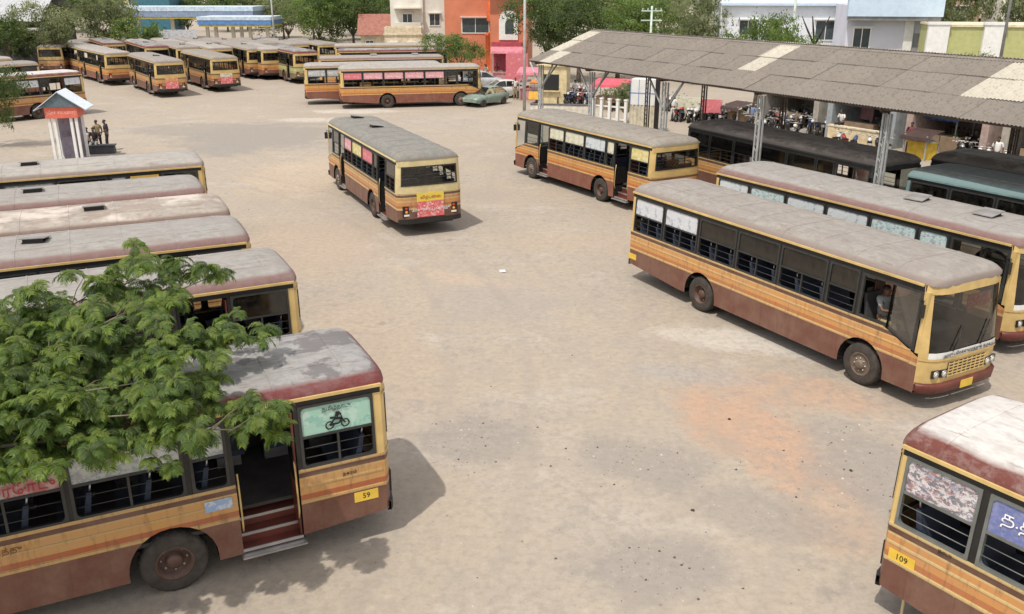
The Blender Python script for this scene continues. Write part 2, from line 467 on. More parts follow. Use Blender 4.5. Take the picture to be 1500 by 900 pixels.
def lower_side(b, sg):
    xs = [-RB + .16, -2.6, -1.95, -1.0, .9, 1.8, 3.0, 4.15, 4.95, 6.3, 6.62, 6.95, 7.1]
    for c in (0, WB):
        xs += [c + .64 * math.cos(math.pi * k / 14) for k in range(15)] + [c - .6401, c + .6401]
    xs = sorted(set(round(x, 4) for x in xs))
    for x0, x1 in zip(xs, xs[1:]):
        xm = (x0 + x1) / 2
        if sg > 0 and any(d0 < xm < d1 for d0, d1 in DOORS): continue
        def top(x): return SILL if x <= 6.15 else SILL - (x - 6.15) * .42
        e = 1e-4
        za, zb = skirt(x0 + e), skirt(x1 - e)
        zs0 = [za + (top(x0) - za) * k / 3 for k in range(4)]; zs1 = [zb + (top(x1) - zb) * k / 3 for k in range(4)]
        for k in range(3):
            p = [(x0, sg * hw(zs0[k]), zs0[k]), (x1, sg * hw(zs1[k]), zs1[k]), (x1, sg * hw(zs1[k + 1]), zs1[k + 1]), (x0, sg * hw(zs0[k + 1]), zs0[k + 1])]
            if sg > 0: p.reverse()
            b.quad(*p)
        # return of the sheet underneath and inside the arches
        p = [(x0, sg * 1.25, za), (x1, sg * 1.25, zb), (x1, sg * .86, zb), (x0, sg * .86, za)]
        b.quad(*(p if sg > 0 else p[::-1]), mi=2)
        b.quad((x0, sg * 1.20, max(za, .8)), (x1, sg * 1.20, max(zb, .8)), (x1, sg * 1.20, SILL - .02), (x0, sg * 1.20, SILL - .02), mi=2)
    # cover strips over the panel joints
    for x in (-3.0, -2.3, -.8, 1.4, 2.4, 3.4, 4.9, 6.5) if sg < 0 else (-3.0, -2.3, 1.4, 2.4, 3.4, 6.5):
        z0 = skirt(x) + .004; b.box(x, x + .03, 1.249 if sg > 0 else -1.254, 1.254 if sg > 0 else -1.249, z0, 1.028, 0)
    # sill ledge
    for x0, x1 in ([(-RB + .16, 6.15)] if sg < 0 else [(-RB + .16, -1.96), (-.99, 4.14), (4.96, 6.15)]):
        b.box(x0, x1, 1.19 if sg > 0 else -1.268, 1.268 if sg > 0 else -1.19, SILL - .035, SILL + .004, 0)
    for zz, t in ((1.03, .014), (1.30, .01)):
        for x0, x1 in (([(-RB + .2, -.4), (.4, WB - .4), (WB + .4, 6.9)] if sg < 0 else [(-RB + .2, -1.97), (-.98, -.4), (.4, 4.13), (4.97, WB - .4), (WB + .4, 6.9)]) if zz < 1.2 else [(-RB + .2, 6.9)] if sg < 0 else [(-RB + .2, -1.97), (-.98, 4.13), (4.97, 6.9)]):
            b.box(x0, x1, sg * 1.249 if sg > 0 else -1.249 - t, 1.249 + t if sg > 0 else sg * 1.249, zz, zz + .035, 0)

def pil(b, x0, x1, sg, z0, z1, mi, prood=.0):
    """upright in the leaning plane of the side"""
    a0, a1 = hw(z0) + prood, hw(z1) + prood
    ii = .07
    p = [(x0, a0 - ii, z0), (x1, a0 - ii, z0), (x1, a0, z0), (x0, a0, z0), (x0, a1 - ii, z1), (x1, a1 - ii, z1), (x1, a1, z1), (x0, a1, z1)]
    p = [(x, y * sg, z) for x, y, z in p]
    b.add(p, [(0, 3, 2, 1), (4, 5, 6, 7), (0, 1, 5, 4), (1, 2, 6, 5), (2, 3, 7, 6), (3, 0, 4, 7)], mi)

def body_mesh(b, rb=None):
    for sg in (1, -1):
        lower_side(b, sg)
        bays = LEFT if sg > 0 else (rb or RIGHT)
        ends = sorted(bays + (DOORS if sg > 0 else []))
        if sg < 0: ends = ends + [(5.38, 7.0)]
        else: ends = ends + [(6.2, 7.0)]
        prev = -RB + .16
        for x0, x1 in ends:
            if x0 - prev > .005: pil(b, prev, x0, sg, SILL, TOPW, 4 if prev < -3.3 else 1)
            prev = x1
        pil(b, 7.0, 7.09, sg, 1.3, TOPW, 4)
        pil(b, -RB + .16, 7.0, sg, TOPW, GUT, 1)
    # floor, engine-side panels, ceiling lining ends
    b.box(-RB + .2, 6.9, -1.15, .75, .86, .92, 3)
    for x0, x1 in ((-RB + .2, -1.95), (-1.0, 4.15), (4.95, 6.9)): b.box(x0, x1, .75, 1.15, .86, .92, 3)
    b.box(-RB + .3, 6.6, -.5, .5, .40, .62, 2)
    for x in (0, WB): b.tube([(x, -1.0, .5), (x, 1.0, .5)], .09, 8, 2)
    b.box(6.0, 6.5, -.95, .95, .92, 1.35, 2)          # dashboard
    # door wells
    for x0, x1 in DOORS:
        for xx in (x0 - .02, x1 + .0):
            b.box(xx, xx + .02, .55, 1.235, .42, SILL, 2)

def roof_mesh(b):
    xs = [-RB - .01, -RB + .01, -RB + .06, -RB + .2, -RB + .55, -2, 0, 2, 4, 6, 6.7, 6.95, 7.1, 7.2, 7.26, 7.262]
    ts = [-1, -.992, -.97, -.93, -.86, -.74, -.55, -.3, 0, .3, .55, .74, .86, .93, .97, .992, 1]
    rows = []
    for x in xs:
        e = min(1.0, max(.0, (x + RB + .01) / .5)); f = min(1.0, max(0.0, (7.26 - x) / .55))
        pr = (1 - (1 - e) ** 3) ** .6 * (.38 + .62 * (1 - (1 - f) ** 3))
        if x > 7.261: pr = -.09
        fl = 0 if x < 6.6 else (x - 6.6) / .66
        rr = 0 if x > -RB + .2 else (-RB + .2 - x) / .21
        row = []
        for t in ts:
            w = 1.205 * (1 - .05 * fl ** 2 - .03 * rr ** 2)
            xx = x - (.16 * abs(t) ** 7 if x > 6.9 else 0) * fl ** 1.0 + (.12 * abs(t) ** 6 * rr)
            row.append((xx, t * w, GUT + .285 * pr * (1 - abs(t) ** 5.5) ** .60))
        rows.append(row)
    b.grid(rows, 0, True)
    # raised seams where the roof sheets lap
    for k in range(9):
        x = -2.85 + k * 1.13; st = []
        for xx, dz in ((x - .022, -.004), (x - .018, .009), (x + .018, .009), (x + .022, -.004)):
            st.append([(xx, t * 1.2055, GUT + .285 * (1 - abs(t) ** 5.5) ** .60 + dz) for t in ts])
        b.grid(st, 0)
    for sg in (1, -1): b.grid([[(x, sg * y, GUT + .285 * (1 - abs(y / 1.205) ** 5.5) ** .60 + dz) for x in (-2.9, 0, 3, 6.2)] for y, dz in ((.645, -.004), (.65, .008), (.68, .008), (.685, -.004))], 0)
    # drip rail round the eaves
    for sg in (1, -1): b.box(-RB + .15, 6.95, 1.195 if sg > 0 else -1.235, 1.235 if sg > 0 else -1.195, GUT - .028, GUT + .022, 1)

def frontpanel_mesh(b):
    S = [-1, -.985, -.95, -.9, -.8, -.6, -.3, 0, .3, .6, .8, .9, .95, .985, 1]
    def strip(s, zs, mi, off=0.0): b.grid([[front_pt(t, z, off) for t in s] for z in zs], mi, True)
    strip(S, [.44, .60], 2); strip(S, [.60, .72, .95, 1.2], 0)
    strip([s for s in S if abs(s) <= .9], [1.2, 1.34], 1)
    strip(S[:4], [1.2, 1.5, 1.9, 2.3, 2.66], 0); strip(S[-4:], [1.2, 1.5, 1.9, 2.3, 2.66], 0)
    strip(S, [2.62, 2.70, 2.80], 0, .012)
    strip(S, [1.16, 1.21], 0, .02)
def frontbumper_mesh(b):
    S = [-1, -.97, -.9, -.75, -.5, 0, .5, .75, .9, .97, 1]
    b.grid([[front_pt(t, z, o) for t in S] for z, o in ((.40, .0), (.42, .07), (.60, .09), (.64, .05), (.64, 0))], 0, True)
def windscreen_mesh(b):
    S = [-.9, -.8, -.6, -.3, 0, .3, .6, .8, .9]
    b.grid([[front_pt(t, z, -.02) for t in S] for z in (1.34, 1.8, 2.2, 2.62)], 0, True)
def rearpanel_mesh(b):
    S = [-1, -.98, -.94, -.86, -.7, -.4, 0, .4, .7, .86, .94, .98, 1]
    def strip(s, zs, mi, off=0.0): b.grid([[rear_pt(t, z, off) for t in s[::-1]] for z in zs], mi, True)
    strip(S, [.56, .8, 1.2, 1.6], 0)
    strip(S, [1.6, 1.75, 1.90], 1); strip(S, [2.58, 2.66, 2.80], 1)
    strip([s for s in S if s <= -.86], [1.90, 2.58], 1); strip([s for s in S if s >= .86], [1.90, 2.58], 1)
    for z0, z1 in ((1.62, 1.66), (2.60, 2.64)): strip(S[1:-1], [z0, z1], 1, .018)
def rearwindow_mesh(b):
    S = [-.86, -.7, -.4, 0, .4, .7, .86]
    b.grid([[rear_pt(t, z, -.03) for t in S[::-1]] for z in (1.90, 2.58)], 0, True)
def rearframe_mesh(b):
    # black rubber surround and the middle rail, lying on the curved panel
    S = [-.88, -.7, -.4, 0, .4, .7, .88]
    for z0, z1 in ((1.88, 1.935), (2.545, 2.60), (2.262, 2.285)): b.grid([[rear_pt(t, z, o) for t in S[::-1]] for z, o in ((z0, -.02), (z0, .012), (z1, .012), (z1, -.02))], 0)
    for s0, s1 in ((-.88, -.84), (.84, .88)): b.grid([[rear_pt(t, z, o) for t, o in ((s1, -.02), (s1, .0115), (s0, .0115), (s0, -.02))] for z in (1.935, 2.545)], 0)
def rearbumper_mesh(b):
    S = [-.97, -.9, -.7, -.35, 0, .35, .7, .9, .97]
    b.grid([[rear_pt(t, z, o) for t in S[::-1]] for z, o in ((.50, -.02), (.50, .045), (.66, .045), (.66, -.02))], 0)
    b.box(-RB + .06, -RB + .3, -.9, .9, .44, .50)
def taillamp_mesh(b):
    b.box(-.012, .03, -.14, .14, -.2, .2, 0)
    b.lathe([(.001, -.035), (.05, -.03), (.055, -.010)], 10, 1, 'x', (0, 0, .1)); b.lathe([(.001, -.035), (.05, -.03), (.055, -.010)], 10, 2, 'x', (0, 0, -.02))
    b.box(-.022, -.0121, -.1, .1, -.17, -.1, 3)
def headlamp_mesh(b):
    b.box(-.02, .035, -.10, .10, -.085, .085, 2); b.lathe([(.085, .03), (.085, .045), (.07, .05), (.065, .03)], 16, 0, 'x')
    b.lathe([(.067, .03), (.04, .048), (.001, .053)], 16, 1, 'x')
def grille_mesh(b):
    b.box(0, .02, -.62, .62, 0, .34, 0)
    for k in range(5): b.box(.021, .035, -.62, .62, .015 + k * .07, .04 + k * .07, 1)
    for k in range(9): b.box(.0205, .03, -.62 + k * .15, -.585 + k * .15, 0, .34, 1)
def tyre_mesh(b):
    b.lathe([(.27, -.14), (.34, -.155), (.44, -.15), (.485, -.125), (.5, -.08), (.5, .08), (.485, .125), (.44, .15), (.34, .155), (.27, .14)], 26, 0)
    for k in range(26):
        a = 2 * math.pi * k / 26
        b.add([(math.cos(a + d) * r, y, math.sin(a + d) * r) for d, r, y in ((-.05, .487, -.126), (.05, .487, -.126), (.05, .512, -.06), (-.05, .512, -.06))], [(0, 1, 2, 3)], 0)
        b.add([(math.cos(a + d) * r, y, math.sin(a + d) * r) for d, r, y in ((-.05, .487, .126), (.05, .487, .126), (.05, .512, .06), (-.05, .512, .06))], [(3, 2, 1, 0)], 0)
def rim_front_mesh(b):
    b.lathe([(.28, .125), (.285, .145), (.25, .135), (.22, .10), (.17, .125), (.12, .13), (.11, .19), (.06, .2), (.001, .2)], 20, 0)
    for k in range(8):
        a = k * math.pi / 4
        b.lathe([(.001, .155), (.02, .15), (.02, .12)], 6, 1, 'y', (.15 * math.cos(a), 0, .15 * math.sin(a)))
def rim_rear_mesh(b):
    b.lathe([(.28, .12), (.285, .145), (.255, .14), (.24, .0), (.17, -.02), (.12, -.02), (.12, .09), (.08, .11), (.001, .11)], 20, 0)
    for k in range(8):
        a = k * math.pi / 4
        b.lathe([(.001, .01), (.022, .005), (.022, -.03)], 6, 1, 'y', (.19 * math.cos(a), 0, .19 * math.sin(a)))

def frame_fn(w, h, lower):
    def fn(b):
        n = 4; r = .07; t = .035
        def rr(x0, x1, z0, z1, rad):
            out = []
            for cx, cz, a0 in ((x1 - rad, z1 - rad, 0), (x0 + rad, z1 - rad, 90), (x0 + rad, z0 + rad, 180), (x1 - rad, z0 + rad, 270)):
                for k in range(n + 1):
                    a = R(a0 + 90 * k / n); out.append((cx + rad * math.cos(a), cz + rad * math.sin(a)))
            return out
        o = rr(-.01, w + .01, -.01, h + .01, .012); i = rr(t, w - t, t, h - t, r)
        N = len(o)
        vs = [(x, .0, z) for x, z in o] + [(x, .016, z) for x, z in o] + [(x, .016, z) for x, z in i] + [(x, -.05, z) for x, z in i]
        fs = []
        for k in range(N):
            j = (k + 1) % N
            for a in range(3): fs.append((a * N + k, a * N + j, (a + 1) * N + j, (a + 1) * N + k))
        b.add(vs, fs)
        mz = h * .5
        b.box(t, w - t, -.03, .012, mz - .02, mz + .02)
        if lower:
            nd = max(1, round(w / .75))
            for k in range(1, nd): b.box(w * k / nd - .018, w * k / nd + .018, -.028, .009, t, mz - .02)
    return fn
def pane_fn(w, h):
    def fn(b): b.box(.035, w - .035, -.012, -.006, h * .5 + .02, h - .035)
    return fn
def bars_fn(w, h):
    def fn(b):
        for z in (.17, .33): b.tube([(.03, -.015, z), (w - .03, -.015, z)], .008, 5)
    return fn
def slider_fn(w, h):
    def fn(b): b.box(w * .5, w - .04, -.035, -.03, .04, h * .5 - .02)
    return fn
def quarter_fn(b):
    # cab window with the sill falling towards the windscreen, local x from the bay start
    pts = [(5.38, SILL + .02), (6.15, SILL + .02), (6.98, SILL - .30), (6.98, TOPW), (5.38, TOPW)]
    n = len(pts)
    cx, cz = 6.1, 2.1
    for i in range(n):
        (x0, z0), (x1, z1) = pts[i], pts[(i + 1) % n]
        def ins(x, z): return (x + (cx - x) * .09, z + (cz - z) * .11)
        a, c = ins(x0, z0), ins(x1, z1)
        b.add([(x0, hw(z0) + .012, z0), (x1, hw(z1) + .012, z1), (c[0], hw(c[1]) + .012, c[1]), (a[0], hw(a[1]) + .012, a[1]),
               (x0, hw(z0) - .04, z0), (x1, hw(z1) - .04, z1), (c[0], hw(c[1]) - .04, c[1]), (a[0], hw(a[1]) - .04, a[1])],
              [(0, 1, 2, 3), (3, 2, 6, 7), (4, 7, 6, 5)])
    b.add([(6.2, hw(1.55) + .012, 1.6), (6.26, hw(1.6) + .012, 1.6), (6.26, hw(2.66) + .012, 2.62), (6.2, hw(2.66) + .012, 2.62)], [(0, 1, 2, 3), (3, 2, 1, 0)])
def quarter_glass_fn(b):
    pts = [(6.24, 1.58), (6.96, SILL - .28), (6.96, 2.64), (6.24, 2.64)]
    b.add([(x, hw(z) - .01, z) for x, z in pts], [(0, 1, 2, 3)])
def mirror(fn):
    def g(b):
        c = MB(); fn(c)
        b.add([(x, -y, z) for x, y, z in c.v], [f[::-1] for f in c.f]); b.m[-len(c.m):] = c.m if c.m else []
    return g

def seat_fn(b):
    b.box(-.22, .22, -.46, .46, .40, .50, 0)
    b.poly_ext([(-.22, .48), (-.12, .48), (-.24, 1.02), (-.31, 1.02)], -.46, .46, 0)
    b.box(-.2, .2, -.05, .05, 0, .4, 1); b.tube([(-.3, -.47, .5), (-.3, -.47, .45), (.2, -.47, .42)], .015, 4, 1)
def grab_fn(b):
    b.tube([(-.28, -.4, 1.0), (-.3, -.4, 1.1), (-.3, -.32, 1.14), (-.3, .32, 1.14), (-.3, .4, 1.1), (-.28, .4, 1.0)], .016, 5)
def steps_fn(b):
    for k, (z, y) in enumerate(((.42, 1.2), (.58, 1.0), (.75, .80))):
        b.box(-.47, .47, .5, y, z - .05, z, 0); b.box(-.47, .47, y - .018, y + .004, z - .04, z + .008, 1)
        if k: b.box(-.47, .47, y - .02, y - .012, z - .16, z - .05, 0)
    b.box(-.47, .47, .48, .5, .42, .9, 0)
def footboard_fn(b): b.box(-.5, .5, 1.14, 1.33, .325, .355)
def handle_fn(b):
    b.tube([(0, 1.19, .75), (0, 1.235, .9), (0, 1.21, 1.5), (0, 1.17, 1.75)], .016, 6)
def doorleaf_fn(b):
    # folded-back door leaf standing inside the opening
    b.box(-.455, -.43, .78, 1.19, .45, 2.6, 0); b.box(-.4301, -.42, .84, 1.13, 1.4, 2.4, 1)
def hatch_fn(b):
    b.box(-.24, .24, -.24, .24, -.05, .03, 1)
    b.add([(-.28, -.27, .03), (.28, -.27, .03), (.28, .27, .12), (-.28, .27, .12), (-.28, -.27, .05), (.28, -.27, .05), (.28, .27, .14), (-.28, .27, .14)],
          [(0, 3, 2, 1), (4, 5, 6, 7), (0, 1, 5, 4), (1, 2, 6, 5), (2, 3, 7, 6), (3, 0, 4, 7)], 0)
    b.box(-.22, .22, .20, .22, .029, .11, 1)
def mirror_fn(b):
    b.tube([(0, 0, 0), (.14, .07, .04), (.16, .10, -.06)], .012, 5, 0); b.box(.14, .175, .03, .17, -.34, -.05, 0)
def wiper_fn(b):
    for y in (-.55, .35): b.tube([front_pt(y / 1.25, 1.34, .02), front_pt((y + .3) / 1.25, 1.85, .012)], .012, 4)
def plate_fn(b): b.box(0, .012, -.2, .2, -.09, .09, 0)
def board_fn(b):
    b.box(-RB - .045, -RB - .005, -.52, .52, 1.30, 1.60, 0); b.box(-RB - .0449, -RB - .005, -.52, .52, .72, 1.2999, 1)
def destboard_fn(b): b.box(7.10, 7.13, .10, .88, 2.12, 2.42)
def wheelsteer_fn(b):
    b.lathe([(.24, -.012), (.255, 0), (.24, .012), (.228, 0), (.24, -.012)], 20, 0, 'z')
    for a in (0, 2.1, 4.2): b.tube([(0, 0, -.03), (.235 * math.cos(a), .235 * math.sin(a), 0)], .012, 4)
    b.tube([(0, 0, 0), (0, 0, -.5)], .025, 6)

HATCH = plain('hatch_lid', (.22, .21, .20), .6, var=.3)
ROOFS = {
 'grey': lambda: roofmat('roof_grey_worn', (.315, .305, .295), (.155, .04, .038), 2.98, (.14, .13, .13), .85),
 'rose': lambda: roofmat('roof_rose_dust', (.305, .28, .25), (.245, .20, .175), 2.93, (.25, .22, .20), .5),
 'green': lambda: roofmat('roof_greenish', (.235, .225, .20), (.20, .17, .13), 2.86, (.17, .18, .165), .4),
 'taupe': lambda: roofmat('roof_taupe', (.29, .265, .225), (.23, .20, .15), 2.86, (.24, .21, .18), .4),
 'white': lambda: roofmat('roof_white', (.58, .56, .53), (.14, .045, .035), 3.0, (.5, .46, .42), .3),
 'pink': lambda: roofmat('roof_pink_maroon', (.315, .30, .275), (.205, .125, .113), 2.97, (.27, .245, .225), .6),
 'rust': lambda: roofmat('roof_rust_patched', (.36, .32, .275), (.20, .14, .115), 2.93, (.26, .20, .16), .5, (.62, .55, .48)),
 'pale': lambda: roofmat('roof_pale', (.36, .34, .31), (.24, .185, .16), 2.93, (.38, .34, .3), .4),
 'dark': lambda: roofmat('roof_dark', (.34, .30, .26), (.20, .17, .15), 2.9, (.05, .045, .04), .4),
 'teal': lambda: roofmat('roof_teal', (.23, .26, .245), (.17, .25, .25), 2.98, (.2, .22, .21), .4),
}
LIV = {
 'tan': lambda: livery('livery_tan', (.50, .32, .12), (.52, .27, .08), (.36, .085, .022), (.115, .030, .020)),
 'orange': lambda: livery('livery_orange', (.60, .40, .17), (.60, .29, .085), (.46, .17, .05), (.135, .045, .033)),
 'bright': lambda: livery('livery_bright', (.62, .42, .13), (.60, .24, .05), (.48, .13, .035), (.19, .045, .028)),
 'cream': lambda: livery('livery_cream', (.58, .43, .19), (.56, .26, .08), (.44, .15, .045), (.12, .036, .026)),
 'green': lambda: livery('livery_green', (.45, .47, .25), (.50, .50, .18), (.30, .32, .16), (.16, .12, .06)),
}
BUSGROUP = 'city buses standing in the yard'

def make_bus(label, x, y, deg, liv='orange', roof='rose', left=None, right=None, seats=False, detail=2, ad=None, hatches=((3.4, 0), (.4, 0)),
             trim=CREAM, sidefr=DARKFR, rearfr=None, lettering=True, tilt=0.0, z=0.0, cat='bus', rbays=None, shut=None):
    t = thing('city_bus', label, cat, (x, y, z), R(deg), BUSGROUP)
    LM, RM = LIV[liv](), ROOFS[roof]()
    put('body', mesh(('body', 'variant' if rbays else 'usual'), lambda b: body_mesh(b, rbays), [LM, BLACK, BLACK, FLOORM, trim]), t)
    put('roof', mesh('roof', roof_mesh, [RM, trim]), t)
    put('front_panel', mesh('front_panel', frontpanel_mesh, [trim, WHITEP, MAROONP]), t)
    put('front_bumper', mesh('front_bumper', frontbumper_mesh, [MAROONP]), t)
    put('windscreen', mesh('windscreen', windscreen_mesh, [CLEAR]), t)
    put('rear_panel', mesh('rear_panel', rearpanel_mesh, [LM, trim]), t)
    rw = put('rear_window', mesh('rear_window_frame', rearframe_mesh, [rearfr or BLACK]), t)
    put('pane', mesh('rear_pane', rearwindow_mesh, [CLEAR]), rw)
    put('rear_bumper', mesh('rear_bumper', rearbumper_mesh, [BLACK]), t)
    for sg in (1, -1):
        put('tail_lamp', mesh('tail_lamp', taillamp_mesh, [BLACK, LAMPR, LAMPY, LAMPG]), t, (-RB + .02, sg * .92, .95))
        for yy in (.95, .73):
            put('headlight', mesh('headlight', headlamp_mesh, [STEEL, LAMPG, BLACK]), t, (front_pt(yy / 1.25, .86)[0] - .005, sg * yy, .86))
        put('door_mirror' if False else 'side_mirror', mesh('side_mirror' if sg > 0 else 'side_mirror_offside', mirror_fn if sg > 0 else mirror(mirror_fn), [BLACK]), t, (6.9, sg * 1.2, 2.45))
        for xx, front in ((0, False), (WB, True)):
            w = put('wheel', mesh('tyre', tyre_mesh, [RUBBER]), t, (xx, sg * (1.085 if front else 1.075), .5), (0, 0, 0 if sg > 0 else math.pi))
            put('rim', mesh('rim_front' if front else 'rim_rear', rim_front_mesh if front else rim_rear_mesh, [RIMM if front else RIMR, STEEL]), w)
    put('grille', mesh('grille', grille_mesh, [BLACK, trim]), t, (FR - .006, 0, .74))
    put('wiper', mesh('wiper', wiper_fn, [BLACK]), t)
    put('number_plate', mesh('number_plate', plate_fn, [PLATE]), t, (FR + .085, 0, .52))
    for hx, hr in hatches:
        put('roof_hatch', mesh('roof_hatch', hatch_fn, [HATCH, BLACK]), t, (hx, 0, 3.085), (0, 0, R(hr)))
    if ad:
        put('advert_board', mesh('advert_board', board_fn, list(ad)), t)
    for d0, d1 in DOORS:
        xm = (d0 + d1) / 2; k = (d1 - d0) / .94
        st = put('door_steps', mesh('door_steps', steps_fn, [MAROONP, STEEL]), t, (xm, 0, 0), scale=(k * .99, 1, 1))
        put('footboard', mesh('footboard', footboard_fn, [STEEL]), st)
        for xx in (-.43, .43): put('door_handrail', mesh('door_handrail', handle_fn, [CREAM]), t, (xm + xx * k, 0, 0))
        put('door_leaf', mesh('door_leaf', doorleaf_fn, [MAROONP, DGLASS]), t, (xm, 0, 0), scale=(k, 1, 1))
    if shut: put('shut_door', mesh('shut_door', lambda b: (b.box(-1.93, -1.02, 1.165, 1.20, .45, 2.64), b.box(-1.49, -1.46, 1.2001, 1.215, .45, 2.6)), [shut]), t)
    H = TOPW - SILL
    for sg, bays, kinds in ((1, LEFT, left), (-1, rbays or RIGHT, right)):
        kinds = kinds or ['g'] * 6
        for (x0, x1), kd in zip(bays, kinds):
            w = round(x1 - x0, 3)
            rot = (TILT, 0, 0) if sg > 0 else (TILT, 0, math.pi)
            lx = x0 if sg > 0 else x1
            o = put('window', mesh(('window_frame', w), frame_fn(w, H, True), [sidefr]), t, (lx, sg * hw(SILL), SILL + .004), rot)
            if kd != 'o':
                pm = DGLASS if kd == 'g' else GLASS if kd == 'c' else MATS[kd]
                put('pane' if kd in 'gc' else 'poster', mesh((('pane' if kd in 'gc' else 'poster'), w), pane_fn(w, H), [pm]), o)
            if detail > 1:
                put('guard_bars', mesh(('guard_bars', w), bars_fn(w, H), [GREYFR if sidefr is GREYFR else DARKFR]), o)
                if False: put('sliding_pane', mesh(('sliding_pane', w), slider_fn(w, H), [GLASS]), o)
    q = put('cab_window', mesh('cab_window', mirror(quarter_fn), [sidefr]), t)
    put('pane', mesh('quarter_pane', mirror(quarter_glass_fn), [GLASS]), q)
    q = put('quarter_window', mesh('quarter_window', lambda b: (b.add([(xx, hw(zz) + .01, zz) for xx, zz in ((6.16, SILL), (6.24, SILL - .03), (6.24, TOPW), (6.16, TOPW))], [(0, 1, 2, 3)])), [sidefr]), t)
    put('pane', mesh('quarter_pane_nearside', quarter_glass_fn, [GLASS]), q)
    if seats:
        sm = SEATM
        k = 0
        for i in range(10):
            sx = -2.75 + i * .8
            for sy in (-.68, .66):
                if sy > 0 and (-2.3 < sx < -.6 or 3.6 < sx < 5.4): continue
                if sx > 4.7: continue
                s = put('seat', mesh('seat', seat_fn, [sm, STEEL]), t, (sx, sy, .92))
                put('grab_rail', mesh('grab_rail', grab_fn, [STEEL]), s)
        put('driver_seat', mesh('driver_seat', lambda b: (b.box(-.24, .24, -.25, .25, .35, .47), b.poly_ext([(-.24, .45), (-.14, .45), (-.26, 1.15), (-.34, 1.15)], -.24, .24), b.box(-.15, .15, -.15, .15, 0, .35)), [SEATG]), t, (5.55, -.62, .92))
        put('steering_wheel', mesh('steering_wheel', wheelsteer_fn, [BLACK]), t, (6.12, -.62, 1.72), (0, R(-28), 0))
    return t
# ---------------------------------------------------------------- printed adverts on the bus windows
poster('ad_teal', (.30, .52, .42), [(.42, .58, .50), (.20, .42, .36)], 2.0, thr=.55)
poster('ad_grey', (.42, .44, .43), [(.55, .55, .53), (.26, .28, .28)], 2.2)
poster('ad_red', (.38, .46, .40), [(.42, .09, .10), (.50, .30, .28)], 2.4, thr=.47)
poster('ad_white', (.55, .57, .60), [(.30, .34, .42), (.62, .62, .62)], 3.2)
poster('ad_blue', (.13, .16, .36), [(.17, .20, .42)], 2.0)
poster('ad_pinkgrey', (.52, .49, .50), [(.22, .22, .30), (.30, .12, .12), (.62, .60, .60), (.12, .12, .14)], 3.6, thr=.5)
poster('ad_aqua', (.44, .60, .58), [(.22, .34, .38), (.55, .60, .58), (.30, .28, .32)], 3.0)
poster('ad_aquagrey', (.52, .58, .58), [(.26, .28, .36), (.58, .60, .60)], 3.3)
poster('ad_pink', (.62, .30, .32), [(.70, .48, .48), (.5, .16, .2)], 2.4, thr=.56)
poster('ad_crimson', (.58, .13, .16), [(.66, .3, .3)], 2.2, thr=.58)
poster('ad_lemon', (.62, .52, .18), [(.45, .40, .12), (.68, .62, .4)], 2.8)
poster('ad_ivory', (.60, .58, .42), [(.42, .40, .26), (.66, .64, .55)], 3.0)
poster('ad_amber', (.60, .36, .05), [(.65, .42, .1)], 2.0)
poster('board_yellow', (.72, .55, .05), [(.65, .42, .05)], 4.0, thr=.6)
poster('board_red', (.66, .10, .11), [(.70, .40, .38), (.74, .66, .62)], 4.5, thr=.56)
poster('board_orange', (.60, .22, .08), [(.66, .4, .2)], 4.0)
RY = (MATS['board_yellow'], MATS['board_red'])
OR = (MATS['board_orange'], MATS['board_red'])

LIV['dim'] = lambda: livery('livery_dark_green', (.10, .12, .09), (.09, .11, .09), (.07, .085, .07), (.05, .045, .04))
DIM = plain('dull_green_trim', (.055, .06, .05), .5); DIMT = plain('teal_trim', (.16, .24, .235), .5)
# ---------------------------------------------------------------- buses: nearest first
busA = make_bus('nearest maroon and tan bus under leafy branches with a teal bicycle advert', -5.618, 12.428, 205.9, 'tan', 'grey',
    ['ad_teal', 'ad_grey', 'ad_grey', 'ad_red', 'ad_aqua', 'g'], None, True, trim=CREAM, hatches=((3.4, 0),))
busB = make_bus('white roofed bus cut off at right with a blue Tamil window poster', 8.24, 8.72, 304.4, 'cream', 'white',
    None, ['ad_pinkgrey', 'ad_blue', 'ad_white', 'g', 'g', 'g'], True, sidefr=GREYFR, trim=CREAM, hatches=((5.0, 0),), rbays=[(-3.26, -2.22), (-2.10, -1.0), (-.88, .3), (.42, 1.8), (1.92, 3.3), (3.42, 5.2)])
busC = make_bus('large orange striped bus with its windscreen to the viewer, right of centre of the yard', 6.384, 24.41, 298.7, 'orange', 'rose',
    None, ['ad_white', 'ad_white', 'g', 'g', 'g', 'g'], True, hatches=())
busF = make_bus('bus with a row of aqua window posters between large orange bus and shed', 9.618, 27.391, 300.5, 'orange', 'pink',
    None, ['ad_aquagrey', 'ad_aqua', 'ad_aquagrey', 'ad_aquagrey', 'ad_aqua', 'ad_aqua'], True, hatches=((3.4, 8), (5.5, 0)))
busD = make_bus('lone grey roofed bus in mid yard with a yellow and red rear board', -4.454, 35.325, 114.4, 'cream', 'green',
    ['c', 'c', 'ad_crimson', 'ad_lemon', 'ad_pink', 'g'], None, True, ad=RY, trim=CREAMW, rearfr=DARKFR, hatches=((3.2, 0), (6.3, 0)))
busE = make_bus('orange bus with ivory window posters standing beside the shed corner', 4.818, 38.223, 120.2, 'bright', 'taupe',
    ['ad_lemon', 'ad_ivory', 'ad_aquagrey', 'ad_ivory', 'ad_ivory', 'c'], None, True, hatches=())
make_bus('bus directly behind the leafy branches, second nearest of the left row', -8.172, 17.537, 206.8, 'tan', 'pink', ['g', 'g', 'g', 'g', 'g', 'g'], None, True, hatches=((6.2, 0),))
make_bus('bus with a raised skewed roof hatch, third nearest of the left row', -10.044, 20.692, 205.3, 'tan', 'pink', None, None, hatches=((1.25, -12),))
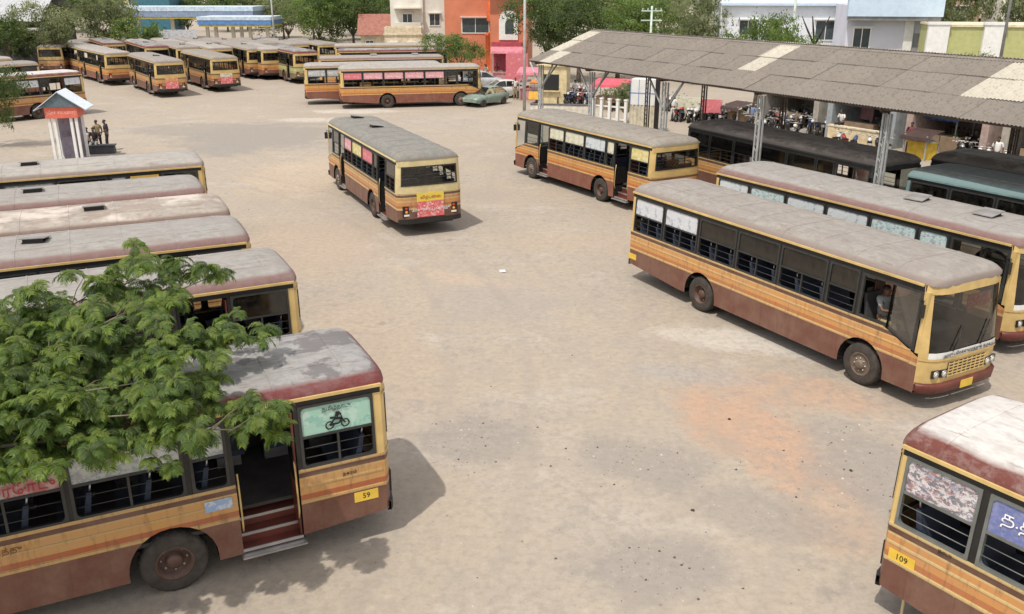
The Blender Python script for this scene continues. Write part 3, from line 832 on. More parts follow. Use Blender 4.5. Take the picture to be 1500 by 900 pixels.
make_bus('bus with a rusty pale patched roof, fourth nearest of the left row', -11.315, 23.334, 205.3, 'tan', 'rust', None, None, hatches=((-.1, 0),))
make_bus('bus with a narrow pink grey roof, second farthest of the left row', -12.89, 26.071, 205.3, 'tan', 'pink', None, None, hatches=((1.2, 0),))
make_bus('farthest bus of the left row with an amber door panel in its side', -14.383, 30.542, 205.3, 'cream', 'pale', ['c', 'ad_white', 'c', 'ad_grey', 'c', 'c'], None, hatches=((2.0, 0), (4.4, 0)), shut=MATS['ad_amber'])
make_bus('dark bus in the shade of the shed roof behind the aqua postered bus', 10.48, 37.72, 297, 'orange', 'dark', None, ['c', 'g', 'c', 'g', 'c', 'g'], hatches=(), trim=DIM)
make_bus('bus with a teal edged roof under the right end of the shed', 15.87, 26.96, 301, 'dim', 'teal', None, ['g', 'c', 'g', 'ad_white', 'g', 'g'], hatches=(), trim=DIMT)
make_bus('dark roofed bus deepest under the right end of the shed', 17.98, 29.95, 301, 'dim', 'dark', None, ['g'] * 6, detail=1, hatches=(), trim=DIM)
# the far rows
for px_, lab_ in (((-44.88, 103.19), 'far bus in the backmost line, leftmost, below the grey green trees'), ((-41.98, 104.40), 'far bus in the backmost line, second from left'), ((-38.56, 104.40), 'far bus in the backmost line, third from left'),
                  ((-35.15, 104.40), 'far bus in the backmost line, fourth from left'), ((-31.37, 103.19), 'far bus in the backmost line, fifth from left'), ((-28.14, 103.19), 'far bus in the backmost line, sixth from left'), ((-24.63, 102.01), 'far bus in the backmost line, seventh from left'), ((-21.43, 102.01), 'far bus in the backmost line, rightmost'),
                  ((-45.76, 76.90), 'bus at the far left edge under the dark trees')):
    make_bus(lab_, px_[0], px_[1], 122 if 'edge' not in lab_ else 230, rnd.choice(['tan', 'bright', 'orange', 'cream']), rnd.choice(['pale', 'grey', 'rose', 'taupe']), [rnd.choice(['c', 'g', 'ad_ivory', 'c']) for _ in range(6)], None, detail=1, hatches=((rnd.uniform(0, 3), 0),))
PK = ['ad_pink', 'ad_crimson', 'ad_pink', 'ad_pink', 'ad_crimson', 'c']
make_bus('far bus with a row of pink window posters standing broadside', -9.698, 70.02, 12.8, 'bright', 'pale', None, ['ad_crimson', 'ad_pink', 'ad_pink', 'ad_pink', 'ad_pink', 'c'], detail=1, hatches=())
make_bus('far bus half hidden behind the pink postered bus, two grey panes showing', -12.9, 72.5, 12.5, 'bright', 'pale', None, ['ad_grey', 'ad_grey', 'g', 'g', 'g', 'g'], detail=1, hatches=())
make_bus('far bus with two hatches on its grey roof, third back in the broadside row', -13.2, 79.9, 12.5, 'orange', 'pink', None, None, detail=1, hatches=((1.2, 0), (4.8, 0)))
make_bus('far bus with a long plain grey roof, fourth back in the broadside row', -13.4, 89.6, 12.5, 'orange', 'grey', None, None, detail=1, hatches=())
make_bus('rearmost pale roofed bus of the broadside row in front of the white building', -15.2, 97.5, 12.5, 'orange', 'pale', None, None, detail=1, hatches=())
make_bus('far bus driving away with an orange and red board under its rear window', -30.129, 78.7, 123.2, 'tan', 'rose', ['c'] * 6, None, detail=1, ad=OR, hatches=((1.0, 0),))
make_bus('far bus with a small red board low on its back beside the orange boarded bus', -26.803, 82.77, 122.8, 'tan', 'taupe', ['c', 'g', 'g', 'c', 'g', 'g'], None, detail=1, ad=(MATS['ad_ivory'], MATS['board_red']), hatches=())
make_bus('far bus with plain orange back, left of the orange boarded bus', -38.536, 88.082, 127.6, 'bright', 'pale', ['c', 'ad_ivory', 'c', 'g', 'ad_ivory', 'c'], None, detail=1, hatches=())
make_bus('far bus showing only its window side and pale roof behind the plain orange backed bus', -43.13, 94.38, 127.6, 'cream', 'pale', ['ad_ivory', 'c', 'ad_ivory', 'c', 'g', 'c'], None, detail=1, hatches=())
make_bus('far bus with its cream back squarely to the viewer below the left trees', -48.19, 98.67, 98, 'cream', 'rose', None, None, detail=1, hatches=())
make_bus('bus with black windows behind the red and white booth', -33.8, 63.6, 230, 'tan', 'white', ['ad_white', 'g', 'ad_white', 'g', 'g', 'g'], None, detail=1, hatches=())
make_bus('bus with a pale roof at the left edge, behind the black windowed bus', -41.07, 71.94, 230, 'bright', 'rose', None, None, detail=1, hatches=((0.5, 0),))
make_bus('far greenish bus with dark windows at the end of the slanted row', -21.09, 89.78, 120, 'green', 'grey', ['c', 'g', 'c', 'g', 'c', 'g'], None, detail=1, hatches=())
make_bus('far bus with an orange back, second in the slanted row left of the greenish bus', -25.14, 93.51, 121, 'bright', 'pale', None, None, detail=1, hatches=())
make_bus('far bus with a tan back, third in the slanted row left of the greenish bus', -26.81, 94.49, 121, 'tan', 'rose', None, None, detail=1, hatches=((2, 0),))
make_bus('far bus in the back line showing a pale roof below the white banner', -30.95, 95.48, 122, 'tan', 'pale', None, None, detail=1, hatches=((1, 0),))
make_bus('far bus in the back line with a rosy roof, behind the orange boarded bus', -34.58, 96.51, 122, 'tan', 'rose', None, None, detail=1, hatches=((-1, 0),))
make_bus('far bus in the back line showing a grey roof, nearest the grey green tree', -38.14, 97.56, 122, 'tan', 'grey', None, None, detail=1, hatches=((2, 0),))

# lettering, plates and marks on the near buses
def on_side(bus, name, me, x, z, sg, out=.008, label=None):
    y = sg * (hw(z) + out)
    return put(name, me, bus, (x, y, z), (R(90) - TILT * (1 if z > 1.6 else 0), 0, R(180) if sg > 0 else 0), label=label)
def bike_print(b):
    for cx in (-.2, .2):
        b.lathe([(.115, -.001), (.115, .001), (.08, .001), (.08, -.001), (.115, -.001)], 16, 0, 'z', (cx, 0, 0))
    for p, q, r in (((-.2, 0), (-.05, .16), .02), ((-.05, .16), (.12, .14), .035), ((.12, .14), (.2, 0), .02), ((-.2, 0), (.05, .02), .025), ((.05, .02), (.12, .14), .025),
                    ((.12, .14), (.10, .25), .014), ((.10, .25), (.02, .25), .014), ((-.18, .2), (-.04, .18), .03), ((-.02, .2), (.03, .33), .045), ((.03, .33), (.11, .25), .02)):
        a = Vector((*p, 0)); c = Vector((*q, 0)); d = (c - a).normalized(); n = Vector((-d.y, d.x, 0)) * r
        b.add([a - n, c - n, c + n, a + n], [(0, 1, 2, 3)])
bp = mesh('printed_bicycle', bike_print, [INK])
on_side(busA, 'printed_bicycle', bp, -2.62, 2.27, 1, .012).scale = (.62, .62, 1)
on_side(busA, 'printed_bicycle', bp, 3.15, 2.28, 1, .012)
on_side(busA, 'lettering', text_mesh('தமிழ்நாடு', .085, INK), -2.62, 2.55, 1, .012)
on_side(busA, 'lettering', text_mesh('ஈரோடு', .2, plain('red_ink', (.42, .05, .06))), 1.75, 2.26, 1, .012)
on_side(busA, 'lettering', text_mesh('அரசு போக்குவரத்து', .12, plain('brown_ink', (.16, .07, .03))), 2.6, 1.385, 1)
on_side(busA, 'lettering', text_mesh('நகரம்', .075, INK), -2.75, 1.385, 1)
def sticker_fn(b): b.box(-.2, .2, -.09, .09, -.002, .002)
on_side(busA, 'side_sticker', mesh('side_sticker', sticker_fn, [poster('sticker_blue', (.25, .36, .55), [(.5, .55, .6)], 9)]), -.72, 1.35, 1, .012)
on_side(busA, 'side_plate', mesh('side_sticker', sticker_fn, [PLATE]), -3.0, .90, 1, .004)
on_side(busA, 'plate_number', text_mesh('59', .13, INK), -3.0, .90, 1, .008)
on_side(busB, 'side_plate', mesh('side_sticker', sticker_fn, [PLATE]), -3.08, 1.14, -1, .006)
on_side(busB, 'plate_number', text_mesh('109', .13, INK), -3.08, 1.14, -1, .010)
on_side(busB, 'lettering', text_mesh('த.தி.மி', .22, WHITEI), -1.55, 2.44, -1, .012)
on_side(busB, 'lettering', text_mesh('அர.', .17, WHITEI), -1.40, 2.23, -1, .012)
on_side(busB, 'lettering', text_mesh('நாடு', .075, INK), -2.5, 1.575, -1, .024)
on_side(busC, 'side_plate', mesh('side_sticker', sticker_fn, [PLATE]), -3.2, .80, -1, .004)
put('destination_board', mesh('destination_board', destboard_fn, [poster('dest_red', (.55, .05, .04), [(.62, .25, .2)], 9)]), busC)
put('destination_board', mesh('destination_board', destboard_fn, [WHITEP]), busF)
tt = put('lettering', text_mesh('அரசு போக்குவரத்துக் கழகம்', .105, INK), busC, (FR + .012, 0, 1.265), (R(90), 0, R(90)))
put('lettering', text_mesh('அரசு நகரப் பேருந்து', .13, WHITEI), busD, (-RB - .052, 0, 1.0), (R(90), 0, R(-90)))
put('lettering', text_mesh('விற்பனை', .15, plain('red_ink', (.42, .05, .06))), busD, (-RB - .052, 0, 1.45), (R(90), 0, R(-90)))
# pole lashed against the nearest corner of the white roofed bus
def bpole(b): b.tube([(0, 0, 0), (.02, .05, .55), (.0, .03, 1.15)], .022, 6)
tag(put('thin_post', mesh('thin_post', bpole, [CREAMW]), None, (5.63, 10.60, 0.0)), 'thin pale post standing at the rear corner of the white roofed bus', 'post')

# bits lying on the yard
def clod(b):
    r = random.Random(9); n = 7
    ring = [(math.cos(k * 6.283 / n) * .045 * r.uniform(.7, 1.2), math.sin(k * 6.283 / n) * .036 * r.uniform(.7, 1.2)) for k in range(n)]
    b.add([(x, y, -.005) for x, y in ring] + [(x * .6, y * .6, .03 * r.uniform(.7, 1.1)) for x, y in ring] + [(0, 0, .036)], [(k, (k + 1) % n, (k + 1) % n + n, k + n) for k in range(n)] + [(k + n, (k + 1) % n + n, 2 * n) for k in range(n)], 0, True)
def scrap(b): b.grid([[(x, y, .004 + .02 * math.sin(9 * x + 5 * y) ** 2) for x in (-.14, -.05, .05, .14)] for y in (-.1, -.03, .04, .1)], 0)
for loc, nm, me_, lab, ct in (((3.19, 13.56, 0.00), 'clod', mesh('clod', clod, [plain('clod_dark', (.05, .04, .035), .9)]), 'small dark clod lying alone in the open yard below the red earth patch', 'stone'),
                        ((6.47, 14.93, 0.00), 'clod', mesh('clod', clod, [plain('clod_dark', (.05, .04, .035), .9)]), 'small dark clod right of the red earth patch', 'stone'),
                        ((-0.31, 27.57, 0.00), 'paper_scrap', mesh('paper_scrap', scrap, [plain('paper', (.62, .6, .57), .8)]), 'crumpled white paper scrap in the middle of the yard', 'paper'),
                        ((4.64, 17.07, 0.00), 'clod', mesh('clod', clod, [plain('clod_dark', (.05, .04, .035), .9)]), 'small dark clod lying on the red earth patch', 'stone')):
    tag(put(nm, me_, None, loc, (0, 0, rnd.random() * 6)), lab, ct)

# ---------------------------------------------------------------- the shed
A0 = Vector((0.92, 49.41)); DIR = Vector((.489, -.8723)); NRM = Vector((.8723, .489))
EZ, RZ, SPAN = 5.0, 6.42, 4.07
SHL = 34.0
RUST = plain('rusted_steel', (.10, .075, .06), .7, .2, var=.4)
GREYST = plain('grey_painted_steel', (.42, .43, .42), .5, .2, var=.2)
ASB = None
def asbestos(name, c, c2):
    m, nt, b = new_mat(name)
    oi = nt.nodes.new('ShaderNodeObjectInfo')
    n1 = noise(nt, 1.1, 6, .65); n2 = noise(nt, 7, 5, .7)
    cc = ramp(nt, n1, [(.35, c), (.65, c2)])
    cc = mix(nt, ramp(nt, n2, [(.52, 0.0), (.62, .6)]), cc, tuple(v * .55 for v in c))
    cc = mix(nt, ramp(nt, noise(nt, 1.6, 5, .65, stretch=(2.5, .3, 1)), [(.55, 0.0), (.66, .5)]), cc, tuple(v * 1.35 for v in c))
    hv = nt.nodes.new('ShaderNodeHueSaturation')
    lk(nt, math_n(nt, 'ADD', math_n(nt, 'MULTIPLY', oi.outputs['Random'], .10), .95), hv.inputs['Value'])
    lk(nt, cc, hv.inputs['Color']); lk(nt, hv.outputs[0], b.inputs['Base Color'])
    b.inputs['Roughness'].default_value = .9; b.inputs['Specular IOR Level'].default_value = .15
    MATS[name] = m; return m
ASB = asbestos('asbestos_sheet', (.195, .172, .147), (.225, .20, .172))
FRP = asbestos('translucent_sheet', (.43, .40, .33), (.50, .465, .385))
shed = thing('bus_shed', 'long open shed with a corrugated grey brown roof and pale skylight strips', 'shed', (A0.x, A0.y, 0), math.atan2(DIR.y, DIR.x))
# local: x along the eave, y across to the ridge and beyond (y = left of DIR is +NRM since DIR rotated 90 deg left)
slope = math.hypot(SPAN, RZ - EZ); pitch = math.atan2(RZ - EZ, SPAN)
SW, SL = 1.02, slope / 3
def sheet_fn(b):
    n = 32; rows = []
    for v in (-.04, SL * .5, SL + .10):
        rows.append([((k / n) * (SW + .06), v, .019 * math.cos((k / n) * (SW + .06) / SW * 2 * math.pi * 8) + .005 * k / n) for k in range(n + 1)])
    b.grid(rows, 0, True)
SKY = {0: (0, 1), 1: (2,), 14: (0, 1), 24: (0, 1), 25: (0, 1)}
ns = int(SHL / SW)
for side in (0, 1):
    for c in range(ns):
        for rrow in range(3):                          # 0 at the ridge, 2 at the eave
            s0 = slope - (rrow + 1) * SL
            up = .02 * (2 - rrow)
            if side == 0:
                loc = (c * SW, s0 * math.cos(pitch), EZ + s0 * math.sin(pitch) + up + rnd.uniform(-.012, .012)); rot = (pitch + rnd.uniform(-.004, .004), 0, 0)
            else:
                loc = ((c + 1) * SW, 2 * SPAN - s0 * math.cos(pitch), EZ + s0 * math.sin(pitch) + up); rot = (pitch, 0, math.pi)
            isky = side == 0 and rrow in SKY.get(c, ())
            put('skylight_sheet' if isky else 'roof_sheet', mesh('roof_sheet', sheet_fn, [FRP if isky else ASB]), shed, loc, (rot[0], 0, rot[2] + rnd.uniform(-.006, .006)))
def ridgecap_fn(b):
    for i in range(ns):
        x0 = i * SW - .02; b.add([(x0, SPAN - .22, RZ - .02), (x0 + SW + .04, SPAN - .22, RZ - .015), (x0 + SW + .04, SPAN, RZ + .085), (x0, SPAN, RZ + .08), (x0, SPAN + .22, RZ - .02), (x0 + SW + .04, SPAN + .22, RZ - .015)],
              [(0, 1, 2, 3), (3, 2, 5, 4)])
put('ridge_cap', mesh('ridge_cap', ridgecap_fn, [ASB]), shed)
def purlin_fn(b): b.box(0, SHL, -.04, .04, -.11, -.02)
for k, f in enumerate((.03, .36, .68, .97)):
    for sd in (0, 1):
        y = SPAN * f if sd == 0 else 2 * SPAN - SPAN * f
        put('purlin', mesh('purlin', purlin_fn, [RUST]), shed, (0, y, EZ + (RZ - EZ) * f - .04))
COLX = [0.5, 5.36, 11.08, 16.93, 22.71, 28.49, 34.27]
def column_fn(b):
    for (x, y) in ((-.13, -.1), (.07, -.1), (-.13, .05), (.07, .05)):
        b.box(x, x + .06, y, y + .05, 0, 4.75)
    for k in range(9): b.tube([(-.1, -.09, .3 + k * .5), (.1, -.09, .55 + k * .5)], .014, 4); b.tube([(.1, -.09, .55 + k * .5), (-.1, -.09, .8 + k * .5)], .014, 4)
    b.box(-.28, .28, -.25, .25, .004, .35)
def strut_fn(b):
    for s in (-1, 1): b.tube([(s * .08, 0, 3.55), (s * 1.15, 0, 4.82)], .05, 5)
    b.tube([(0, .08, 3.7), (0, 1.2, 4.95)], .045, 5)
def truss_fn(b):
    b.tube([(0, .1, EZ - .16), (0, 2 * SPAN - .1, EZ - .16)], .045, 4)
    b.tube([(0, .05, EZ - .13), (0, SPAN, RZ - .17)], .045, 4); b.tube([(0, SPAN, RZ - .17), (0, 2 * SPAN - .05, EZ - .13)], .045, 4)
    for k in range(1, 6):
        y = SPAN * k / 3; top = RZ - .17 - abs(y - SPAN) / SPAN * (RZ - EZ)
        b.tube([(0, y, EZ - .16), (0, y, top)], .03, 4)
        y2 = SPAN * (k + (1 if k < 3 else -1)) / 3; top2 = RZ - .17 - abs(y2 - SPAN) / SPAN * (RZ - EZ)
        b.tube([(0, y, EZ - .16), (0, y2, top2)], .025, 4)
for x in COLX:
    for y, mt in ((.45, GREYST), (2 * SPAN - .45, RUST)):
        cc = put('column', mesh('column', column_fn, [mt]), shed, (x, y, 0))
        if x < 12 and y < 1: put('bracket', mesh('bracket', strut_fn, [mt]), cc, (0, 0, 0), (0, 0, 0 if y < 1 else math.pi))
    put('roof_truss', mesh('roof_truss', truss_fn, [RUST]), shed, (x, 0, 0))

# ---------------------------------------------------------------- people
SKIN = plain('skin_brown', (.17, .085, .05), .6, var=.1)
HAIR = plain('black_hair', (.012, .011, .01), .5, var=.2)
def skin_mesh(key, verts, edges, rad, mat, sub=1):
    if key in CACHE: return CACHE[key]
    me = bpy.data.meshes.new(key); me.from_pydata(verts, edges, []); me.update()
    o = bpy.data.objects.new(key, me); col.objects.link(o)
    md = o.modifiers.new('skin', 'SKIN'); md.use_smooth_shade = True
    sv = me.skin_vertices[0].data
    for i, r in enumerate(rad):
        sv[i].radius = (r, r) if not hasattr(r, '__len__') else r
        sv[i].use_root = (i == 0)
    ss = o.modifiers.new('sub', 'SUBSURF'); ss.levels = sub; ss.render_levels = sub
    dg = bpy.context.evaluated_depsgraph_get()
    out = bpy.data.meshes.new_from_object(o.evaluated_get(dg)); out.name = key
    bpy.data.objects.remove(o); bpy.data.meshes.remove(me)
    out.materials.clear(); out.materials.append(mat)
    CACHE[key] = out
    return out
POSES = {
 # pelvis, chest, neck, head, then per side: shoulder elbow wrist / hip knee ankle toe
 'stand': dict(pel=(0, 0, .93), che=(.01, 0, 1.28), nk=(0, 0, 1.47), hd=(.02, 0, 1.62),
     arm=[((0, .19, 1.42), (-.03, .25, 1.14), (.06, .24, .88)), ((0, -.19, 1.42), (-.02, -.26, 1.14), (.08, -.22, .90))],
     leg=[((0, .09, .9), (.03, .11, .49), (0, .12, .07), (.16, .14, .03)), ((0, -.09, .9), (.01, -.11, .49), (-.03, -.12, .07), (.12, -.15, .03))]),
 'talk': dict(pel=(0, .02, .93), che=(.02, .01, 1.28), nk=(.03, 0, 1.46), hd=(.06, .01, 1.61),
     arm=[((0, .19, 1.42), (-.02, .27, 1.15), (.2, .18, 1.08)), ((0, -.19, 1.41), (-.06, -.27, 1.13), (.02, -.26, .87))],
     leg=[((0, .09, .9), (.02, .12, .49), (-.02, .14, .07), (.14, .16, .03)), ((0, -.09, .9), (.09, -.1, .5), (.06, -.08, .07), (.22, -.08, .03))]),
 'sit': dict(pel=(0, 0, .12), che=(.05, 0, .48), nk=(.1, 0, .67), hd=(.14, 0, .82),
     arm=[((.07, .19, .62), (.16, .27, .36), (.38, .2, .3)), ((.07, -.19, .62), (.14, -.27, .36), (.36, -.16, .27))],
     leg=[((.02, .1, .1), (.44, .15, .13), (.42, .15, -.33), (.56, .17, -.40)), ((.02, -.1, .1), (.44, -.14, .12), (.46, -.14, -.33), (.6, -.15, -.40))]),
 'drive': dict(pel=(0, 0, .12), che=(-.02, 0, .48), nk=(0, 0, .67), hd=(.03, 0, .82),
     arm=[((0, .19, .62), (.16, .26, .42), (.42, .18, .46)), ((0, -.19, .62), (.16, -.26, .42), (.42, -.18, .46))],
     leg=[((.02, .1, .1), (.44, .15, .13), (.5, .15, -.33), (.64, .17, -.38)), ((.02, -.1, .1), (.44, -.14, .12), (.5, -.14, -.33), (.64, -.15, -.38))]),
}
def person(pose, label, loc, rz, shirt, legs, group=None, long_sleeve=False):
    P = POSES[pose]
    t = thing('person', label, 'person', loc, rz, group)
    # body: one skin over the whole skeleton, with fingers
    v = [P['pel']]; e = []; r = [(.13, .10)]
    def ad(p, par, rad): v.append(tuple(p)); r.append(rad); e.append((par, len(v) - 1)); return len(v) - 1
    pel, che, nk, hd = (Vector(P[k]) for k in ('pel', 'che', 'nk', 'hd'))
    w = ad(pel.lerp(che, .5), 0, (.125, .095)); c = ad(che, w, (.15, .105)); up = ad(che.lerp(nk, .7), c, (.10, .08))
    n = ad(nk, up, .052); h0 = ad(nk.lerp(hd, .55) + Vector((.01, 0, 0)), n, (.062, .068)); h1 = ad(hd, h0, (.078, .088)); h2 = ad(hd + (hd - nk).normalized() * .085, h1, (.06, .066))
    nose = ad(hd + Vector((.105, 0, -.012)), h1, .012)
    for sh, el, wr in P['arm']:
        sh, el, wr = Vector(sh), Vector(el), Vector(wr)
        a = ad(sh, up, .058); a2 = ad(sh.lerp(el, .5), a, .047); b_ = ad(el, a2, .038); b2 = ad(el.lerp(wr, .4), b_, .036); k = ad(wr, b2, .025)
        d = (wr - el).normalized(); side = Vector((1, 0, 0)) - d * d.x; side = side.normalized() if side.length > .1 else Vector((0, 1, 0))
        pm = ad(wr + d * .055, k, (.033, .022))
        for q, ln in ((-.027, .065), (-.009, .08), (.009, .075), (.027, .058)):
            f0 = ad(wr + d * .095 + side * q, pm, .009); f1 = ad(wr + d * (.095 + ln * .55) + side * q + side.cross(d) * .008, f0, .008); ad(wr + d * (.095 + ln) + side * q + side.cross(d) * .022, f1, .007)
        t0 = ad(wr + d * .045 + side * .04, pm, .011); ad(wr + d * .085 + side * .055, t0, .009)
    for hp, kn, an, toe in P['leg']:
        hp, kn, an, toe = map(Vector, (hp, kn, an, toe))
        a = ad(hp, 0, .088); a2 = ad(hp.lerp(kn, .5), a, .074); b_ = ad(kn, a2, .054); b2 = ad(kn.lerp(an, .35), b_, .055); k = ad(an, b2, .036); ad(toe, k, (.038, .026))
    put('body', skin_mesh('person_body_' + pose, v, e, r, SKIN), t)
    # shirt
    v = [tuple(pel + Vector((0, 0, .02)))]; e = []; r = [(.15, .12)]
    w = ad(pel.lerp(che, .5), 0, (.145, .112)); c = ad(che, w, (.168, .122)); up = ad(che.lerp(nk, .72), c, (.115, .09))
    for sh, el, wr in P['arm']:
        sh, el, wr = Vector(sh), Vector(el), Vector(wr)
        a = ad(sh, up, .07); ad(sh.lerp(el, .75), a, .062)
    put('shirt', skin_mesh('shirt_%s_%s' % (pose, shirt.name), v, e, r, shirt), t)
    v = [tuple(pel)]; e = []; r = [(.15, .118)]
    ad(pel + (che - pel) * .22, 0, (.14, .108))
    for hp, kn, an, toe in P['leg']:
        hp, kn, an = map(Vector, (hp, kn, an))
        a = ad(hp, 0, .102); a2 = ad(hp.lerp(kn, .5), a, .088); b_ = ad(kn, a2, .07); ad(kn.lerp(an, .92), b_, .06)
    put('trousers', skin_mesh('trousers_%s_%s' % (pose, legs.name), v, e, r, legs), t)
    # hair cap and eyes
    dn = (hd - nk).normalized()
    def hair_fn(b):
        n_ = 10
        rows = []
        for i in range(5):
            th = i / 4 * math.pi * .52
            rows.append([tuple(hd + Vector((-.012, 0, .035)) + Vector((math.sin(th) * math.cos(2 * math.pi * k / n_) * .098 - .012 * i / 4, math.sin(th) * math.sin(2 * math.pi * k / n_) * .088, math.cos(th) * .10))) for k in range(n_ + 1)])
        b.grid(rows, 0, True)
    put('hair', mesh('hair_' + pose, hair_fn, [HAIR]), t)
    def eyes_fn(b):
        for s in (-.03, .03): b.lathe([(.001, .092), (.012, .088), (.014, .078)], 8, 0, 'x', (hd.x, s, hd.z + .012))
        b.box(hd.x + .075, hd.x + .088, -.022, .022, hd.z - .055, hd.z - .047)
    put('eyes_and_mouth', mesh('eyes_and_mouth_' + pose, eyes_fn, [plain('dark_eye', (.02, .012, .01))]), t)
    return t
SH_W = plain('white_cloth', (.66, .66, .64), .85, var=.1); SH_K = plain('khaki_cloth', (.33, .26, .15), .85); SH_D = plain('dark_cloth', (.03, .03, .035), .85)
SH_B = plain('blue_cloth', (.16, .22, .36), .85); SH_P = plain('pink_cloth', (.5, .18, .24), .85); SH_G = plain('grey_cloth', (.3, .3, .3), .85); SH_R = plain('maroon_cloth', (.22, .04, .05), .85)
person('stand', 'man in a khaki shirt standing nearest the booth', (-23.10, 49.95, 0.00), 2.4, SH_K, SH_D)
person('talk', 'man in a dark shirt standing rightmost of the group at the booth', (-22.69, 50.17, 0.00), 3.4, SH_D, SH_D)
def stone_block(b):
    b.poly_ext([(-.95, 0), (.95, 0), (.92, .40), (-.9, .42)], -.26, .26, 0); b.box(-1.0, 1.0, -.3, .3, .421, .47, 0)
tag(put('low_bench', mesh('low_bench', stone_block, [plain('dark_stone', (.07, .07, .075), .8)]), None, (-22.97, 49.30, 0.00), (0, 0, .2)), 'dark stone bench beside the red and white booth with two men sitting on it', 'bench')
person('sit', 'man in a white shirt sitting on the dark bench, end near the booth', (-23.57, 49.73, 0.44), -1.3, SH_W, SH_D)
person('sit', 'man in a dark shirt sitting in the middle of the dark bench', (-23.19, 49.73, 0.44), -1.45, SH_D, SH_G)
person('drive', 'driver in a grey shirt at the wheel of the large orange striped bus', (Matrix.Rotation(R(298.7), 3, 'Z') @ Vector((5.6, -.62, 1.38)) + Vector((6.384, 24.41, 0)))[:], R(298.7), SH_G, SH_K)

# ---------------------------------------------------------------- the red and white booth
KB = (-23.28, 47.04, 0.00)
booth = thing('gabled_booth', 'small open booth with a grey blue gabled roof, red board and white posts', 'booth', KB, R(12))
KROOF = plain('blue_white_sheet', (.60, .66, .71), .5, 0, var=.12)
KRED = plain('red_board', (.62, .14, .09), .55, var=.1)
def kroof_fn(sg):
    def fn(b):
        n = 20
        rows = []
        for u, z in ((0, 4.28), (1.0, 3.72), (1.95, 3.22)):
            rows.append([(sg * u, -1.5 + 3.0 * k / n, z + (.018 if k % 2 else -.018)) for k in range(n + 1)])
        b.grid(rows, 0); b.grid([[(x, y, z - .04) for x, y, z in r_] for r_ in rows], 0)
    return fn
for sg in (-1, 1): put('roof_slope', mesh('booth_roof_slope_%s' % ('east' if sg > 0 else 'west'), kroof_fn(sg), [KROOF]), booth)
def gable_fn(b):
    for y in (0,): b.add([(-1.6, y, 3.38), (1.6, y, 3.38), (0, y, 4.22), (-1.6, y + .05, 3.38), (1.6, y + .05, 3.38), (0, y + .05, 4.22)], [(0, 1, 2), (5, 4, 3), (0, 3, 4, 1), (1, 4, 5, 2), (2, 5, 3, 0)])
for y in (-1.35, 1.3): put('gable', mesh('gable', gable_fn, [plain('teal_grey', (.10, .14, .16), .6)]), booth, (0, y, 0))
booth.scale = (.64, .64, .86)
def fascia_fn(b):
    b.box(-1.22, 1.22, -1.22, 1.22, 2.72, 3.36); b.box(-1.28, 1.28, -1.28, 1.28, 3.361, 3.42)
put('name_board', mesh('name_board', fascia_fn, [KRED]), booth)
put('lettering', text_mesh('நேரக் காப்பாளர்', .26, plain('faded_letter', (.75, .45, .4))), booth, (0, -1.226, 3.04), (R(90), 0, 0))
def kpost_fn(b): b.box(-.1, .1, -.1, .1, 0, 2.719); b.box(-.14, .14, -.14, .14, 0, .2)
for x in (-1.0, -.62, .62, 1.0): put('post', mesh('booth_post', kpost_fn, [WHITEP]), booth, (x, -1.0, 0))
for x in (-1.0, 1.0): put('post', mesh('booth_post', kpost_fn, [WHITEP]), booth, (x, 1.0, 0))
def kin_fn(b):
    b.box(-.5, .5, -.3, .3, .151, 1.5, 0); b.box(-1.2, 1.2, -1.2, 1.2, 0, .15, 1); b.box(-.9, .9, .9, 1.0, .151, 2.6, 0)
put('notice_panel', mesh('notice_panel', kin_fn, [plain('mauve_panel', (.22, .20, .24), .7), plain('cement', (.38, .36, .33), .9)]), booth)

# ---------------------------------------------------------------- two-wheelers, cars, stalls beyond the shed
def mwheel_fn(b):
    b.lathe([(.22, -.03), (.28, -.045), (.30, 0), (.28, .045), (.22, .03)], 14, 0)
    for k in range(5): b.tube([(0, 0, 0), (.23 * math.cos(k * 1.257), 0, .23 * math.sin(k * 1.257))], .018, 4, 1)
def mframe_fn(b):
    b.tube([(.62, 0, .3), (.48, 0, .75), (.42, 0, .98)], .03, 5, 0); b.tube([(-.6, 0, .3), (-.15, 0, .42), (.25, 0, .36), (.48, 0, .72)], .035, 5, 0)
    b.box(-.05, .27, -.12, .12, .25, .52, 0); b.tube([(.1, .14, .28), (-.7, .16, .34)], .035, 6, 1); b.tube([(-.6, .1, .3), (-.45, .1, .68)], .02, 4, 1)
def mtank_fn(b):
    b.tube([(.42, 0, .80), (.28, 0, .83), (.08, 0, .80), (-.02, 0, .74)], [.06, .13, .12, .07], 8); b.poly_ext([(-.75, .62), (-.2, .6), (-.3, .72), (-.78, .78)], -.09, .09); b.tube([(.85, 0, .52), (.62, 0, .63), (.38, 0, .55)], .05, 5)
def mseat_fn(b): b.poly_ext([(-.74, .76), (-.02, .72), (0, .80), (-.35, .82), (-.74, .88)], -.12, .12)
def mbar_fn(b):
    b.tube([(.3, -.36, 1.02), (.42, -.2, 1.04), (.42, .2, 1.04), (.3, .36, 1.02)], .018, 5, 0); b.lathe([(.09, -.06), (.1, .02), (.08, .04), (.001, .05)], 10, 1, 'x', (.52, 0, .9))
    for s in (-1, 1): b.tube([(.4, s * .24, 1.04), (.38, s * .3, 1.2)], .01, 4, 0); b.box(.36, .38, s * .3 - .05, s * .3 + .05, 1.18, 1.26, 0)
TANKS = [plain('bike_black', (.02, .02, .022), .3), plain('bike_red', (.35, .03, .03), .3), plain('bike_blue', (.04, .07, .2), .3), plain('bike_silver', (.45, .45, .46), .3, .5), plain('bike_white', (.6, .6, .6), .35)]
TNAME = ['black', 'red', 'blue', 'silver', 'white']
nb = [0] * 20
